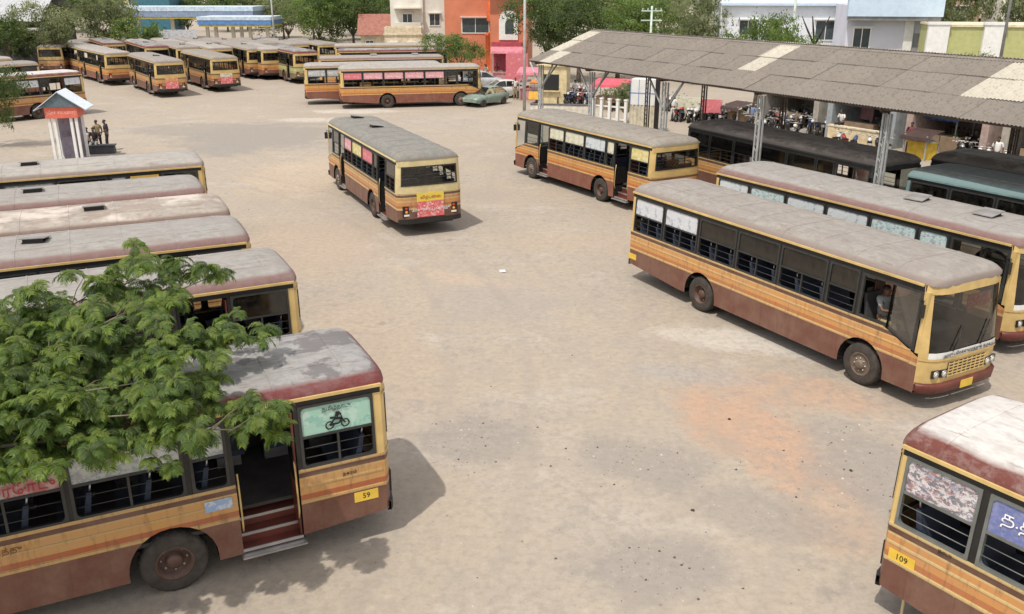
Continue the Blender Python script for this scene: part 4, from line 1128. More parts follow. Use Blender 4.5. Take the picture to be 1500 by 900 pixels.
ORD = ['first', 'second', 'third', 'fourth', 'fifth', 'sixth', 'seventh', 'eighth', 'ninth', 'tenth']
def motorbike(loc, rz, ci, where, k):
    t = thing('motorbike', '%s motorbike, %s from left in the row %s' % (TNAME[ci], ORD[k], where), 'motorbike', loc, rz, 'motorbikes parked in rows beyond the shed')
    for x in (.62, -.6): put('wheel', mesh('motorbike_wheel', mwheel_fn, [RUBBER, STEEL]), t, (x, 0, .3))
    put('frame', mesh('motorbike_frame', mframe_fn, [BLACK, STEEL]), t); put('tank', mesh('motorbike_tank', mtank_fn, [TANKS[ci]]), t)
    put('saddle', mesh('motorbike_saddle', mseat_fn, [BLACK]), t); put('handlebar', mesh('motorbike_handlebar', mbar_fn, [STEEL, LAMPG]), t)
for (x0, y0), (x1, y1), n, where in [((16.8, 59.2), (18.4, 57.5), 9, 'behind the middle shed columns'), ((18.1, 63.8), (19.6, 62.4), 8, 'deep beyond the middle shed columns'), ((18.5, 56.4), (19.6, 55.3), 6, 'left of the low beige wall'), ((13.5, 62.4), (14.4, 61.1), 5, 'left of the yellow fruit stall'), ((3.9, 77.2), (6.3, 74.3), 9, 'beyond the low pale wall'), ((3.9, 71.6), (5.7, 69.5), 7, 'beside the cream kiosk'), ((11.6, 68.3), (12.6, 66.7), 5, 'right of the white shutter kiosk'), ((22.6, 52.2), (23.0, 51.3), 4, 'left of the small yellow fruit stall'), ((23.4, 47.0), (24.7, 44.4), 7, 'under the right shed end'), ((25.3, 50.0), (27.1, 48.2), 6, 'beyond the right shed end'), ((11.7, 61.8), (14.8, 59.9), 8, 'behind the dark bus under the shed'), ((16.1, 62.4), (17.2, 61.8), 4, 'behind the yellow fruit stall'), ((22.2, 54.0), (23.8, 53.7), 5, 'right of the low beige wall'), ((24.9, 55.3), (26.4, 53.2), 8, 'before the small shops at right'), ((19.3, 60.5), (21.6, 59.2), 8, 'before the small shops at centre'), ((6.2, 69.1), (7.7, 67.5), 5, 'by the left shed column'), ((11.4, 62.4), (14.6, 59.2), 9, 'close behind the dark bus'), ((18.1, 50.0), (20.2, 47.8), 6, 'in front of the low beige wall'), ((15.0, 56.4), (17.2, 54.2), 7, 'close behind the middle shed column')]:
    for k in range(n):
        f = k / max(1, n - 1)
        motorbike((x0 + (x1 - x0) * f + rnd.uniform(-.15, .15), y0 + (y1 - y0) * f + rnd.uniform(-.2, .2), 0), rnd.choice([1.1, 1.3, 1.2, 4.3]) + rnd.uniform(-.2, .2), rnd.choice([0, 0, 0, 1, 2, 3, 3, 4, 4]), where, k)

def car_body(b):
    # half-profile sections along x: (x, half width, sill z, belt z)
    st = [(-2.0, .70, .38, .78), (-1.9, .80, .32, .9), (-1.2, .84, .28, .94), (0, .85, .26, .93), (.9, .84, .27, .90), (1.7, .80, .3, .78), (1.98, .70, .38, .62)]
    rows = []
    for x, w, z0, z1 in st:
        rows.append([(x, -w * .9, z0), (x, -w, (z0 + z1) / 2), (x, -w * .95, z1), (x, -w * .5, z1 + .03), (x, w * .5, z1 + .03), (x, w * .95, z1), (x, w, (z0 + z1) / 2), (x, w * .9, z0)])
    b.grid(rows, 0, True)
    for rw in (rows[0], rows[-1]): b.add(rw, [tuple(range(8))])
    rf = [(-1.1, .66, 1.36), (-.8, .68, 1.43), (0, .68, 1.45), (.35, .66, 1.40)]
    b.grid([[(x, -w, z - .05), (x, -w * .7, z), (x, w * .7, z), (x, w, z - .05)] for x, w, z in rf], 0, True)
    for s in (-1, 1):
        for (xa, za), (xb, zb) in (((-1.6, .94), (-1.1, 1.33)), ((-.2, .93), (-.2, 1.4)), ((1.05, .9), (.35, 1.36))): b.tube([(xa, s * .78, za), (xb, s * .65, zb)], .035, 4)
def car_glass(b):
    for s in (-1, 1): b.add([(-1.55, s * .77, .95), (1.0, s * .77, .92), (.35, s * .65, 1.34), (-1.08, s * .65, 1.31)], [(0, 1, 2, 3)])
    b.add([(1.05, -.75, .92), (1.05, .75, .92), (.36, .63, 1.36), (.36, -.63, 1.36)], [(0, 1, 2, 3)]); b.add([(-1.62, -.75, .95), (-1.62, .75, .95), (-1.1, .63, 1.33), (-1.1, -.63, 1.33)], [(0, 1, 2, 3)])
def car_wheel(b): b.lathe([(.001, .09), (.17, .09), (.2, .1), (.28, .09), (.3, .05), (.3, -.08), (.2, -.1)], 16)
def car_bits(b):
    for s in (-1, 1): b.box(1.9, 1.965, s * .55 - .14, s * .55 + .14, .56, .68)
def car(loc, rz, mat, label):
    t = thing('car', label, 'car', loc, rz)
    put('body', mesh('car_body', car_body, [mat]), t); put('windows', mesh('car_windows', car_glass, [DGLASS]), t); put('headlights', mesh('car_headlights', car_bits, [LAMPG]), t)
    for x in (-1.25, 1.25):
        for s in (-1, 1): put('wheel', mesh('car_wheel', car_wheel, [RUBBER]), t, (x, s * .76, .3), (0, 0, 0 if s > 0 else math.pi))
car((-2.03, 70.76, 0.00), R(232), plain('car_pale_green', (.20, .26, .22), .35), 'pale green car in front of the nose of the pink postered bus')
car((-0.85, 75.77, 0.00), R(195), plain('car_white', (.55, .55, .53), .3), 'white car just behind the pale green car')
car((-2.82, 83.80, 0.00), R(20), plain('car_grey', (.42, .44, .45), .3), 'grey car farther back near the pink shop')
car((-7.36, 104.18, 0.00), R(10), plain('car_darkblue', (.08, .1, .16), .3), 'dark blue car under the tree by the orange building')

def rick_body(b):
    b.poly_ext([(1.3, .35), (1.15, .95), (.85, 1.0), (.8, .5), (-.95, .45), (-1.0, 1.0), (-1.15, .95), (-1.15, .35)], -.6, .6, 0)
    b.box(-1.1, .1, -.62, .62, .45, .5, 0)
def rick_top(b):
    rows = []
    for x, z in ((-1.2, .95), (-1.22, 1.5), (-1.1, 1.72), (-.3, 1.8), (.5, 1.75), (.85, 1.62), (.95, 1.5)):
        rows.append([(x, -.66, z - .08), (x, -.5, z), (x, .5, z), (x, .66, z - .08)])
    b.grid(rows, 0, True)
    for s in (-.6, .6):
        for x0, x1, z0 in ((1.15, .9, .95), (-.15, -.15, .5)): b.tube([(x0, s, z0), (x1, s, 1.65)], .025, 4)
def rick(loc, rz, label):
    t = thing('auto_rickshaw', label, 'auto rickshaw', loc, rz)
    put('body', mesh('rickshaw_body', rick_body, [plain('rickshaw_yellow', (.62, .34, .05), .45)]), t); put('canopy', mesh('rickshaw_canopy', rick_top, [plain('rickshaw_orange', (.60, .20, .03), .6)]), t)
    put('windscreen', mesh('rickshaw_glass', lambda b: b.add([(1.14, -.55, .97), (1.14, .55, .97), (.9, .55, 1.6), (.9, -.55, 1.6)], [(0, 1, 2, 3)]), [CLEAR]), t)
    put('bench', mesh('rickshaw_bench', lambda b: b.box(-.9, -.4, -.5, .5, .5, .72), [BLACK]), t)
    for x, y in ((.95, 0), (-.8, .55), (-.8, -.55)): put('wheel', mesh('motorbike_wheel', mwheel_fn, [RUBBER, STEEL]), t, (x, y, .27), scale=.9)
rick((2.29, 72.51, 0.00), R(250), 'orange and yellow auto rickshaw beside the left end of the shed')

def stall(name, label, loc, rz, w, d, h, cloth, body, cat='stall', goods=None):
    """counter with an awning on four posts and heaps of goods"""
    t = thing(name, label, cat, loc, rz)
    def awn(b):
        n = 12
        b.grid([[(-w / 2 - .2 + (w + .4) * k / n, -d / 2 - .5, h - .45 - (.05 if k % 2 else 0)) for k in range(n + 1)], [(-w / 2 - .2 + (w + .4) * k / n, -d / 2 - .45, h - .28) for k in range(n + 1)],
                [(-w / 2 - .2 + (w + .4) * k / n, 0, h - .08 + .02 * math.sin(k * 1.7)) for k in range(n + 1)], [(-w / 2 - .2 + (w + .4) * k / n, d / 2 + .2, h) for k in range(n + 1)]])
    put('awning', mesh(('awning', label), awn, [cloth]), t)
    put('counter', mesh(('counter', label), lambda b: (b.box(-w / 2, w / 2, -d / 2, d / 2, 0, .85), b.box(-w / 2 - .06, w / 2 + .06, -d / 2 - .06, d / 2 + .06, .851, .92)), [body]), t)
    for x in (-w / 2, w / 2):
        for y in (-d / 2 - .3, d / 2 + .1): put('post', mesh(('stall_post', round(h, 2)), lambda b: b.box(-.03, .03, -.03, .03, 0, h - .2), [GREYST]), t, (x, y, 0))
    if goods:
        r = random.Random(label)
        for k, g in enumerate(goods):
            def heap(b):
                for q in range(14):
                    a = r.random() * 6.28; rr = .22 * math.sqrt(r.random()); z = .06 + .12 * (1 - rr / .22)
                    b.lathe([(.001, -.05), (.045, -.025), (.05, .01), (.03, .045), (.001, .05)], 6, 0, 'z', (rr * math.cos(a), rr * math.sin(a), z))
                b.box(-.28, .28, -.28, .28, 0, .05)
            put('goods_heap', mesh(('goods_heap', label, k), heap, [g]), t, (-w / 2 + (k + .5) * w / len(goods), 0, .922))
    return t
YEL = plain('yellow_tarp', (.66, .46, .06), .7); REDC = plain('red_awning', (.55, .09, .12), .7); BLU = plain('blue_tarp', (.06, .14, .36), .6); PINKC = plain('pink_awning', (.58, .20, .24), .7)
GY = plain('goods_yellow', (.65, .42, .05)); GR = plain('goods_red', (.5, .06, .04)); GG = plain('goods_green', (.15, .26, .05)); GO = plain('goods_orange', (.62, .22, .03)); GW = plain('goods_white', (.6, .58, .52))
STW = plain('stall_wood', (.28, .2, .13), .8)
stall('fruit_stall', 'small yellow fruit stall at the back of the shed beside the right column', (22.00, 47.84, 0.00), R(-58), 1.3, .7, 1.5, plain('brown_awning', (.06, .035, .03), .7), YEL, goods=[GY, GR, GW])
stall('fruit_stall', 'yellow fruit stall between the parked motorbike rows', (14.86, 59.25, 0.00), R(-58), 1.2, .8, 1.6, plain('brown_awning', (.06, .035, .03), .7), STW, goods=[GY, GO, GY, GW])
stall('tea_stall', 'stall with a blue tarpaulin behind the right end of the shed', (24.21, 49.95, 0.00), R(-58), 2.2, 1.2, 2.3, BLU, STW, goods=[GW, GG])
stall('red_stall', 'stall under a long red awning behind the white posts', (7.99, 68.29, 0.00), R(-20), 3.2, 1.4, 2.15, REDC, STW, goods=[GR, GW, GG])
stall('pink_stall', 'pink awning stall next to the utility pole', (1.84, 74.34, 0.00), R(-10), 2.2, 1.2, 2.5, PINKC, plain('pink_paint', (.5, .24, .25)), goods=[GR, GO])
stall('snack_stall', 'stall with a pink awning in front of the orange building entrance', (-0.53, 88.79, 0.00), R(0), 2.6, 1.5, 3.2, PINKC, plain('pink_paint', (.5, .24, .25)), goods=[GW, GR])

# white shutter kiosk and cream kiosk
def shutter(b):
    b.box(-.8, .8, -.5, .5, 1.75, 3.3, 0)
    for k in range(3): b.box(-.8 + k * .533, -.76 + k * .533 + .0, -.515, -.501, 1.75, 3.3, 1)
    b.box(-.8, .8, -.52, -.5011, 2.45, 2.5, 1)
def curtain(b):
    n = 32
    b.grid([[(-.8 + 1.6 * k / n, -.48 + .035 * math.sin(k * 1.3), z) for k in range(n + 1)] for z in (0, 1.0, 1.749)], 0, True)
    b.box(-.8, .8, -.4, .5, .0, 1.7499, 0)
def kiosk_w(loc, rz):
    t = thing('shutter_kiosk', 'narrow white kiosk with blue lined panels above cream curtains', 'kiosk', loc, rz)
    put('upper_panel', mesh('kiosk_upper_panel', shutter, [WHITEP, plain('blue_line', (.2, .28, .5))]), t); put('curtain', mesh('kiosk_curtain', curtain, [plain('cream_cloth', (.55, .50, .38), .9)]), t)
    put('side_post', mesh('kiosk_post', lambda b: b.box(.82, 1.05, -.55, -.3, 0, 3.6), [BLACK]), t)
kiosk_w((8.32, 56.91, 0.00), R(-25))
def booth_fn(b):
    b.box(-1.1, 1.1, -.7, .7, 0, 2.9, 0); b.box(-1.25, 1.25, -.85, .85, 2.901, 3.02, 0); b.box(-.7, .5, -.72, -.7001, 1.1, 2.3, 1); b.box(-.8, .6, -.95, -.7002, 1.0, 1.06, 0)
t = thing('painted_kiosk', 'cream painted kiosk behind the auto rickshaw', 'kiosk', (3.34, 71.63, 0.00), R(-15)); put('wall', mesh('cream_kiosk', booth_fn, [plain('cream_wall', (.58, .48, .28), .8), INK]), t)
# white fence posts with rails
t = thing('white_railing', 'short white post and rail fence in front of the red awning stall', 'fence', (6.39, 59.25, 0.00), R(-35))
for k in range(5): put('post', mesh('railing_post', lambda b: (b.box(-.09, .09, -.09, .09, 0, 1.75), b.box(-.12, .12, -.12, .12, 1.751, 1.83)), [WHITEP]), t, (-1.2 + k * .6, 0, 0))
for z in (.5, 1.3): put('rail', mesh('railing_rail', lambda b: b.box(-1.2, 1.2, -.03, .03, -.05, .05), [WHITEP]), t, (0, .13, z))
# low walls
def lowwall(w, h, d=.3):
    def fn(b):
        b.box(-w / 2, w / 2, -d / 2, d / 2, 0, h, 0); b.box(-w / 2 - .03, w / 2 + .03, -d / 2 - .04, d / 2 + .04, h + .001, h + .08, 1)
    return fn
tag(put('low_wall', mesh(('low_wall', 1), lowwall(5.0, .75), [plain('pale_plaster', (.60, .56, .48), .9), plain('dark_coping', (.1, .1, .1), .8)]), None, (3.81, 64.52, 0.00), (0, 0, R(-10))), 'low pale wall with a dark coping by the left end of the shed', 'wall')
tag(put('low_wall', mesh(('low_wall', 2), lowwall(3.8, .95), [plain('beige_plaster', (.58, .48, .30), .9), plain('beige_coping', (.6, .52, .38), .8)]), None, (19.89, 51.77, 0.00), (0, 0, R(-58))), 'low beige wall behind the shed with a man sitting on it', 'wall')
person('sit', 'man in a white shirt sitting on the low beige wall behind the shed', (19.52, 53.22, .97), R(-150), SH_W, SH_D)
PEOPLE = [(5.02, 72.51, 2.0, 'w', 'd', 'stand', 'man in a white shirt standing among motorbikes by the cream kiosk'),
 (6.26, 71.63, 4.0, 'p', 'g', 'talk', 'person in a pink shirt standing by the left shed column'),
 (0.28, 74.34, -1.5, 'w', 'k', 'stand', 'man in a white shirt walking past the pink awning stall'),
 (2.81, 74.81, 0.5, 'b', 'd', 'talk', 'man in a blue shirt standing behind the auto rickshaw'),
 (-1.46, 88.79, -1.2, 'r', 'd', 'stand', 'person in maroon standing before the snack stall'),
 (0.13, 85.60, 2.2, 'k', 'd', 'talk', 'man in a khaki shirt in front of the crimson poster panel'),
 (11.01, 61.78, -2.0, 'w', 'w', 'stand', 'man in white clothes near the white shutter kiosk'),
 (16.65, 55.27, -1.0, 'w', 'd', 'talk', 'man in a white shirt among motorbikes behind the middle shed column'),
 (21.85, 49.08, -2.2, 'r', 'd', 'stand', 'person in maroon buying at the small yellow fruit stall'),
 (24.02, 44.08, -2.2, 'w', 'g', 'stand', 'man in a white shirt under the right end of the shed'),
 (-2.49, 87.49, 1.0, 'w', 'b', 'stand', 'man in a white shirt near the grey car by the orange building'),
 (15.31, 57.48, -2.4, 'b', 'd', 'stand', 'man in a blue shirt beside the yellow fruit stall')]
SHS = {'w': SH_W, 'k': SH_K, 'd': SH_D, 'b': SH_B, 'p': SH_P, 'g': SH_G, 'r': SH_R}
for x, y, rz, s, l, pose, label in PEOPLE: person(pose, label, (x, y, 0), rz, SHS[s], SHS[l])
# a row of small lock-up shops facing the shed
for k, (loc, m, sgn) in enumerate([((19.29, 58.56, 0), 'ad_ivory', 0), ((22.03, 53.68, 0), 'ad_pink', 0), ((24.77, 48.79, 0), 'ad_aqua', 0), ((27.51, 43.91, 0), 'board_red', 0), ((30.24, 39.02, 0), 'ad_amber', 0), ((32.98, 34.14, 0), 'ad_blue', 0)]):
    t = thing('lockup_shop', ('leftmost', 'second', 'third', 'fourth', 'fifth', 'rightmost')[k] + ' small flat roofed shop of the row behind the shed', 'shop', loc, R(-59), 'small shops in a row behind the shed')
    put('wall', mesh('lockup_wall', lambda b: (b.box(-2.4, -2.0, -2.0, 2.0, 0, 3.0), b.box(2.0, 2.4, -2.0, 2.0, 0, 3.0), b.box(-2.0, 2.0, 1.7, 2.0, 0, 3.0), b.box(-2.0, 2.0, -2.0, -1.8, 2.3, 3.0), b.box(-2.5, 2.5, -2.3, 2.1, 3.001, 3.15)), [plain('dingy_wall_%d' % (k % 3), [(.36, .33, .28), (.30, .33, .34), (.40, .30, .26)][k % 3], .9)]), t)
    put('floor', mesh('lockup_floor', lambda b: b.box(-2.0, 2.0, -1.99, 1.7, 0, .2), [plain('cement', (.38, .36, .33), .9)]), t)
    put('counter', mesh('lockup_counter', lambda b: b.box(-1.6, .6, -1.5, -1.0, .2, 1.1), [STW]), t)
    put('shelves', mesh('lockup_shelf', lambda b: [b.box(-1.9, 1.9, 1.3, 1.69, .6 + q * .55, .64 + q * .55) for q in range(3)], [STW]), t)
    put('name_board', mesh(('lockup_board', k), lambda b: b.box(-1.95, 1.95, -2.06, -2.001, 2.35, 2.95), [MATS[m]]), t)
# hoardings
def hoard(w, h, z0):
    def fn(b): b.box(-w / 2, w / 2, -.04, .04, z0, z0 + h, 0); b.box(-w / 2 + .1, -w / 2 + .18, -.03, .05, 0, z0 - .001, 1); b.box(w / 2 - .18, w / 2 - .1, -.03, .05, 0, z0 - .001, 1)
    return fn
for (loc, rz, w, h, z0, m, lab) in (
    ((12.41, 61.78, 0.00), -.5, 2.6, 1.1, .5, 'ad_ivory', 'pale shop signboard seen under the left part of the shed roof'),
    ((13.18, 59.86, 0.00), -.5, 1.4, .9, .8, 'ad_crimson', 'crimson signboard beside the pale signboard under the shed roof'),
    ((21.48, 55.81, 0.00), -1.0, 2.0, .7, 1.0, 'ad_pink', 'pale pink banner above the low beige wall'),
    ((0.44, 83.80, 0.00), 0, 2.0, 2.4, .6, 'ad_crimson', 'crimson poster panel by the pink stalls'),
    ((-42.05, 117.00, 0.00), .1, 4.6, 2.6, 1.0, 'ad_white', 'large white banner with grey figures before the filling station'),
    ((-30.14, 111.00, 0.00), 0, 3.2, 2.0, .9, 'ad_blue', 'blue and white hoarding at the right of the filling station')):
    tag(put('signboard', mesh(('signboard', lab), hoard(w, h, z0), [MATS[m], GREYST]), None, loc, (0, 0, rz)), lab, 'signboard')
# ---------------------------------------------------------------- buildings
def windowed(b, w, d, h): b.box(-w / 2, w / 2, 0, d, 0, h)
def win_fn(w, h):
    def fn(b):
        t = .09
        for x0, x1, z0, z1 in ((-w / 2 - t, w / 2 + t, -h / 2 - t, -h / 2), (-w / 2 - t, w / 2 + t, h / 2, h / 2 + t), (-w / 2 - t, -w / 2, -h / 2, h / 2), (w / 2, w / 2 + t, -h / 2, h / 2), (-.03, .03, -h / 2, h / 2)): b.box(x0, x1, -.08, .02, z0, z1)
        b.box(-w / 2 - .2, w / 2 + .2, -.4, -.001, h / 2 + .1, h / 2 + .16)
    return fn
def pane2_fn(w, h):
    def fn(b): b.box(-w / 2, w / 2, -.03, -.01, -h / 2, h / 2)
    return fn
WPANE = plain('dark_room_glass', (.06, .075, .08), .15)
def building(name, label, loc, rz, w, d, h, wall, wins=(), frame=None, cat='building', para=.7):
    t = thing(name, label, cat, loc, rz)
    def shell(b):
        b.box(-w / 2, w / 2, 0, d, 0, h)
        for x0, x1, y0, y1 in ((-w / 2, w / 2, 0, .15), (-w / 2, w / 2, d - .15, d), (-w / 2, -w / 2 + .15, .15, d - .15), (w / 2 - .15, w / 2, .15, d - .15)): b.box(x0, x1, y0, y1, h + .001, h + para)
        b.box(-w / 2 - .12, w / 2 + .12, -.12, -.001, h - .12, h + .06)
    put('wall', mesh(('wall', label), shell, [wall]), t)
    for x, z, ww, wh in wins:
        o = put('window', mesh(('win', ww, wh), win_fn(ww, wh), [frame or WHITEP]), t, (x, -.005, z))
        put('pane', mesh(('winpane', ww, wh), pane2_fn(ww, wh), [WPANE]), o)
    return t
PLW = plain('white_plaster', (.66, .65, .58), .9, var=.12, scale=.6); PLO = plain('orange_plaster', (.56, .20, .11), .85, var=.14, scale=.6); PLO2 = plain('deep_orange_plaster', (.55, .11, .03), .85)
PLB = plain('lavender_plaster', (.60, .61, .68), .85, var=.08, scale=.5); PLBB = plain('pale_blue_plaster', (.50, .62, .74), .85, var=.08); PLG = plain('lime_plaster', (.42, .43, .19), .85, var=.1)
PLC = plain('cream_plaster', (.62, .54, .38), .9); PLR = plain('brick_red_roof', (.30, .13, .10), .85); PLBr = plain('brown_house', (.36, .22, .16), .9)
b1 = building('white_building', 'tall white apartment block with small dark windows left of the orange building', (-11.33, 114.00, 0.00), R(4), 6.9, 9, 14, PLW,
    [(-1.4, 5.0, 1.1, 1.1), (1.9, 4.9, 1.2, 1.3), (2.2, 8.6, 1.1, 1.4), (-1.3, 8.8, 1.0, 1.2), (1.9, 1.6, 1.2, 1.2), (-1.4, 12, 1, 1.2), (2.2, 12, 1.1, 1.3)], para=.5)
put('balcony', mesh('balcony', lambda b: (b.box(-2.9, .2, -1.1, -.001, 3.5, 4.6), b.box(-3.0, .3, -1.2, -.001, 6.2, 6.35), b.box(.2, .5, -.4, -.001, 0, 13)), [PLW]), b1)
building('cream_outbuilding', 'low cream outbuilding with arched openings below the white apartment block', (-12.44, 106.00, 0.00), R(4), 4.2, 4, 3.6, PLC, [(-1.2, 1.9, .8, 1.4), (1.0, 1.9, .8, 1.4)])
t = building('red_roofed_house', 'small house with a brick red sloping roof left of the white apartment block', (-16.70, 118.00, 0.00), R(4), 5, 5, 2.9, PLC, [(-1.4, 1.6, .9, 1.2), (1.2, 1.6, .9, 1.2)], para=.05)
put('roof', mesh('red_roof', lambda b: b.add([(-2.9, -.7, 2.95), (2.9, -.7, 2.95), (2.9, 2.5, 5.4), (-2.9, 2.5, 5.4), (2.9, 5.6, 2.95), (-2.9, 5.6, 2.95)], [(0, 1, 2, 3), (3, 2, 4, 5), (0, 3, 5), (1, 4, 2)]), [PLR]), t)
b2 = building('orange_building', 'orange plastered building with a round stair tower and a pink awning', (-3.79, 102.00, 0.00), R(-4), 7.2, 8, 13, PLO, [(-.2, 4.7, 2.9, 1.5), (-2.4, 9.5, 1.2, 1.4), (2.0, 9.5, 1.4, 1.4)])
put('stair_tower', mesh('stair_tower', lambda b: (b.lathe([(1.45, 0), (1.45, 3.6), (1.55, 3.7), (1.55, 3.9), (1.2, 4.0), (.001, 4.4)], 20, 0, 'z'), b.lathe([(1.3, 5.2), (1.3, 7.2), (.001, 7.3)], 16, 0, 'z')), [PLO2]), b2, (2.4, -.6, 0))
b3 = building('arched_shop', 'pinkish orange shop with a white arched window right of the orange building', (-0.36, 98.00, 0.00), R(-6), 3.9, 7, 12, PLO, [(0, 9.2, 1.6, 1.2)])
def arch_fn(b):
    pts = [(-1.0, 3.4), (1.0, 3.4), (1.0, 5.4)] + [(math.cos(R(a)) * 1.0, 5.4 + math.sin(R(a)) * 1.0) for a in (30, 60, 90, 120, 150)] + [(-1.0, 5.4)]
    b.poly_ext(pts, -.14, -.001, 0); pts2 = [(x * .45 + .1, (z - 4.4) * .5 + 4.5) for x, z in pts]; b.poly_ext(pts2, -.16, -.1401, 1)
put('arched_window', mesh('arched_window', arch_fn, [WHITEP, WPANE]), b3)
def awn2(b):
    for k in range(3): b.grid([[(x, -1.6 + .45 * k, 2.1 + .34 * k) for x in (-1.8, -.6, .6, 1.8)], [(x, -1.1 + .45 * k, 2.42 + .34 * k) for x in (-1.8, -.6, .6, 1.8)]], k % 2)
    b.box(-1.8, 1.8, -.6, -.001, 2.9, 3.2, 0)
put('awning', mesh('shop_awning', awn2, [plain('deep_pink', (.42, .07, .10), .7), PINKC]), b3)
put('entrance', mesh('shop_entrance', lambda b: b.box(-1.6, 1.6, -.1, -.001, 0, 2.0), [plain('crimson_shutter', (.30, .05, .07), .7)]), b3)
tag(put('signboard', mesh('rooftop_board', hoard(6.0, 2.6, .01), [poster('ad_sky', (.55, .62, .72), [(.7, .7, .72), (.25, .3, .55)], 1.4), GREYST]), None, (-1.61, 97.00, 8.40), (0, 0, R(-5))), 'blue and white hoarding fixed high across the orange building', 'signboard')
# right of the trees: white and lavender houses behind the shed
b4 = building('white_house', 'long white house with a pale parapet behind the shed roof', (25.15, 84.00, 0.00), R(-8), 12.6, 8, 7.4, plain('bluish_white_plaster', (.68, .71, .74), .85, var=.08), [(3.0, 5.0, 1.7, 1.6), (-3.8, 5.2, 1.5, 1.2)])
put('upper_storey', mesh('upper_storey', lambda b: (b.box(-6.0, 1.4, 1.2, 7, 7.5, 12, 0), b.box(-6.3, 6.3, -.5, -.13, 7.1, 7.3, 0)), [PLBB]), b4)
b5 = building('lavender_house', 'lavender white house with a pale blue band under its terrace', (30.06, 74.00, 0.00), R(-12), 6.6, 8, 6.6, PLB, [(-2.1, 4.7, 1.2, 1.7)])
put('terrace_band', mesh('terrace_band', lambda b: (b.box(-3.5, 3.5, -1.2, -.2, 6.5, 8.1, 0), b.box(-3.4, 3.4, -1.1, -.2, 6.2, 6.4999, 1), b.box(-3.6, 3.6, -1.3, -.1, 8.101, 8.25, 2)), [PLBB, plain('grey_soffit', (.2, .2, .2)), WHITEP]), b5)
for xx in (1.35, 3.15): put('pilaster', mesh('house_pilaster', lambda b: b.box(-.33, .33, -.3, -.001, 0, 6.19), [WHITEP]), b5, (xx, 0, 0))
put('grey_door', mesh('grey_door', lambda b: b.box(1.8, 2.7, -.06, -.001, 0, 5.2), [plain('grey_door', (.3, .3, .32))]), b5)
t = thing('lime_wall_building', 'lime green walled building with white pilasters at the right behind the shed', 'building', (33.68, 66.00, 0.00), R(-10))
put('wall', mesh('lime_wall', lambda b: b.box(-3.0, 9, 0, 6, 0, 6.0), [PLG]), t)
for x in (-3.3, .45, 4.2): put('pilaster', mesh('pilaster', lambda b: (b.box(-.72, .72, -.35, -.001, 0, 6.15), b.box(-.8, .8, -.42, -.0011, 6.151, 6.35)), [WHITEP]), t, (x, 0, 0))
put('coping', mesh('lime_coping', lambda b: b.box(-3.1, 9.1, -.12, 6, 6.001, 6.15), [PLC]), t)
for i, (px, Y, w, h, m, lab) in enumerate((((50.12, 108.00, 0.00), 0, 7, 7.6, PLBr, 'brown roofed house behind the lime green building, left one'), ((57.33, 112.00, 0.00), 0, 5, 9.0, PLC, 'cream house behind the lime green building, middle one'),
      ((58.52, 105.00, 0.00), 0, 7, 8.6, PLW, 'white house behind the lime green building at the right edge'), ((32.67, 130.00, 0.00), 0, 9, 11, PLW, 'white house far behind the trees over the shed'),
      ((43.98, 120.00, 0.00), 0, 12, 12, PLB, 'pale house far behind the lavender house'))):
    building('far_house', lab, px, R(-8), w, 6, h, m, [(-w * .28, h - 1.7, 1.2, 1.3), (w * .2, h - 1.7, 1.2, 1.3), (-w * .28, h - 4.6, 1.2, 1.3), (w * .2, h - 4.6, 1.2, 1.3)])
# top left: grey sheet hall and the filling station
t = thing('grey_hall', 'grey sheet roofed hall at the top left corner', 'building', (-55.07, 100.00, 0.00), R(6))
put('wall', mesh('hall_wall', lambda b: (b.box(-9, 4.4, 0, 10, 0, 5.0, 0)), [plain('dark_hall_wall', (.12, .12, .12), .8)]), t)
def hallroof(b):
    n = 60; rows = []
    for y, z in ((-1.2, 5.2), (5, 8.4), (11.2, 5.2)): rows.append([(-9.4 + 14.2 * k / n, y, z + (.05 if k % 2 else 0)) for k in range(n + 1)])
    b.grid(rows)
put('roof', mesh('hall_roof', hallroof, [plain('grey_roof_sheet', (.42, .43, .44), .6, .1, var=.12)]), t)
put('beam', mesh('hall_beam', lambda b: b.box(-9.3, 4.7, -1.0, -.8, 4.3, 4.55), [WHITEP]), t)
CANB = plain('canopy_blue', (.10, .24, .52), .5); CANL = plain('canopy_light', (.50, .60, .68), .5); CANY = plain('canopy_yellow', (.62, .50, .10), .5)
def canopy(loc, rz, w, d, z, th, label, mats):
    t = thing('filling_station_canopy', label, 'canopy', loc, rz)
    put('roof', mesh(('canopy_roof', label), lambda b: (b.box(-w / 2, w / 2, -d / 2, d / 2, z, z + th * .55, 0), b.box(-w / 2 - .05, w / 2 + .05, -d / 2 - .05, d / 2 + .05, z + th * .55 + .001, z + th, 1), b.box(-w / 2 + .1, w / 2 - .1, -d / 2 + .1, d / 2 - .1, z - .25, z - .001, 2)), mats), t)
    for x in (-w * .36, -.12 * w, .12 * w, w * .36): put('pillar', mesh(('canopy_pillar', z), lambda b: b.box(-.2, .2, -.2, .2, 0, z - .251), [WHITEP]), t, (x, 0, 0))
    for x in (-w * .24, w * .24): put('fuel_pump', mesh('fuel_pump', lambda b: (b.box(-.4, .4, -.3, .3, 0, 1.5), b.box(-.3, .3, -.31, -.301, .9, 1.4)), [plain('pump_red', (.45, .07, .06))]), t, (x, .3, 0))
canopy((-44.19, 128.00, 0.00), R(0), 19.5, 7, 4.9, 1.3, 'long flat filling station canopy edged grey blue behind the left trees', [plain('canopy_greyblue', (.24, .30, .42), .5), CANL, CANY])
canopy((-34.83, 120.00, 0.00), R(0), 9.2, 6, 4.2, .95, 'shorter bright blue filling station canopy with a yellow underside', [CANB, CANL, CANY])
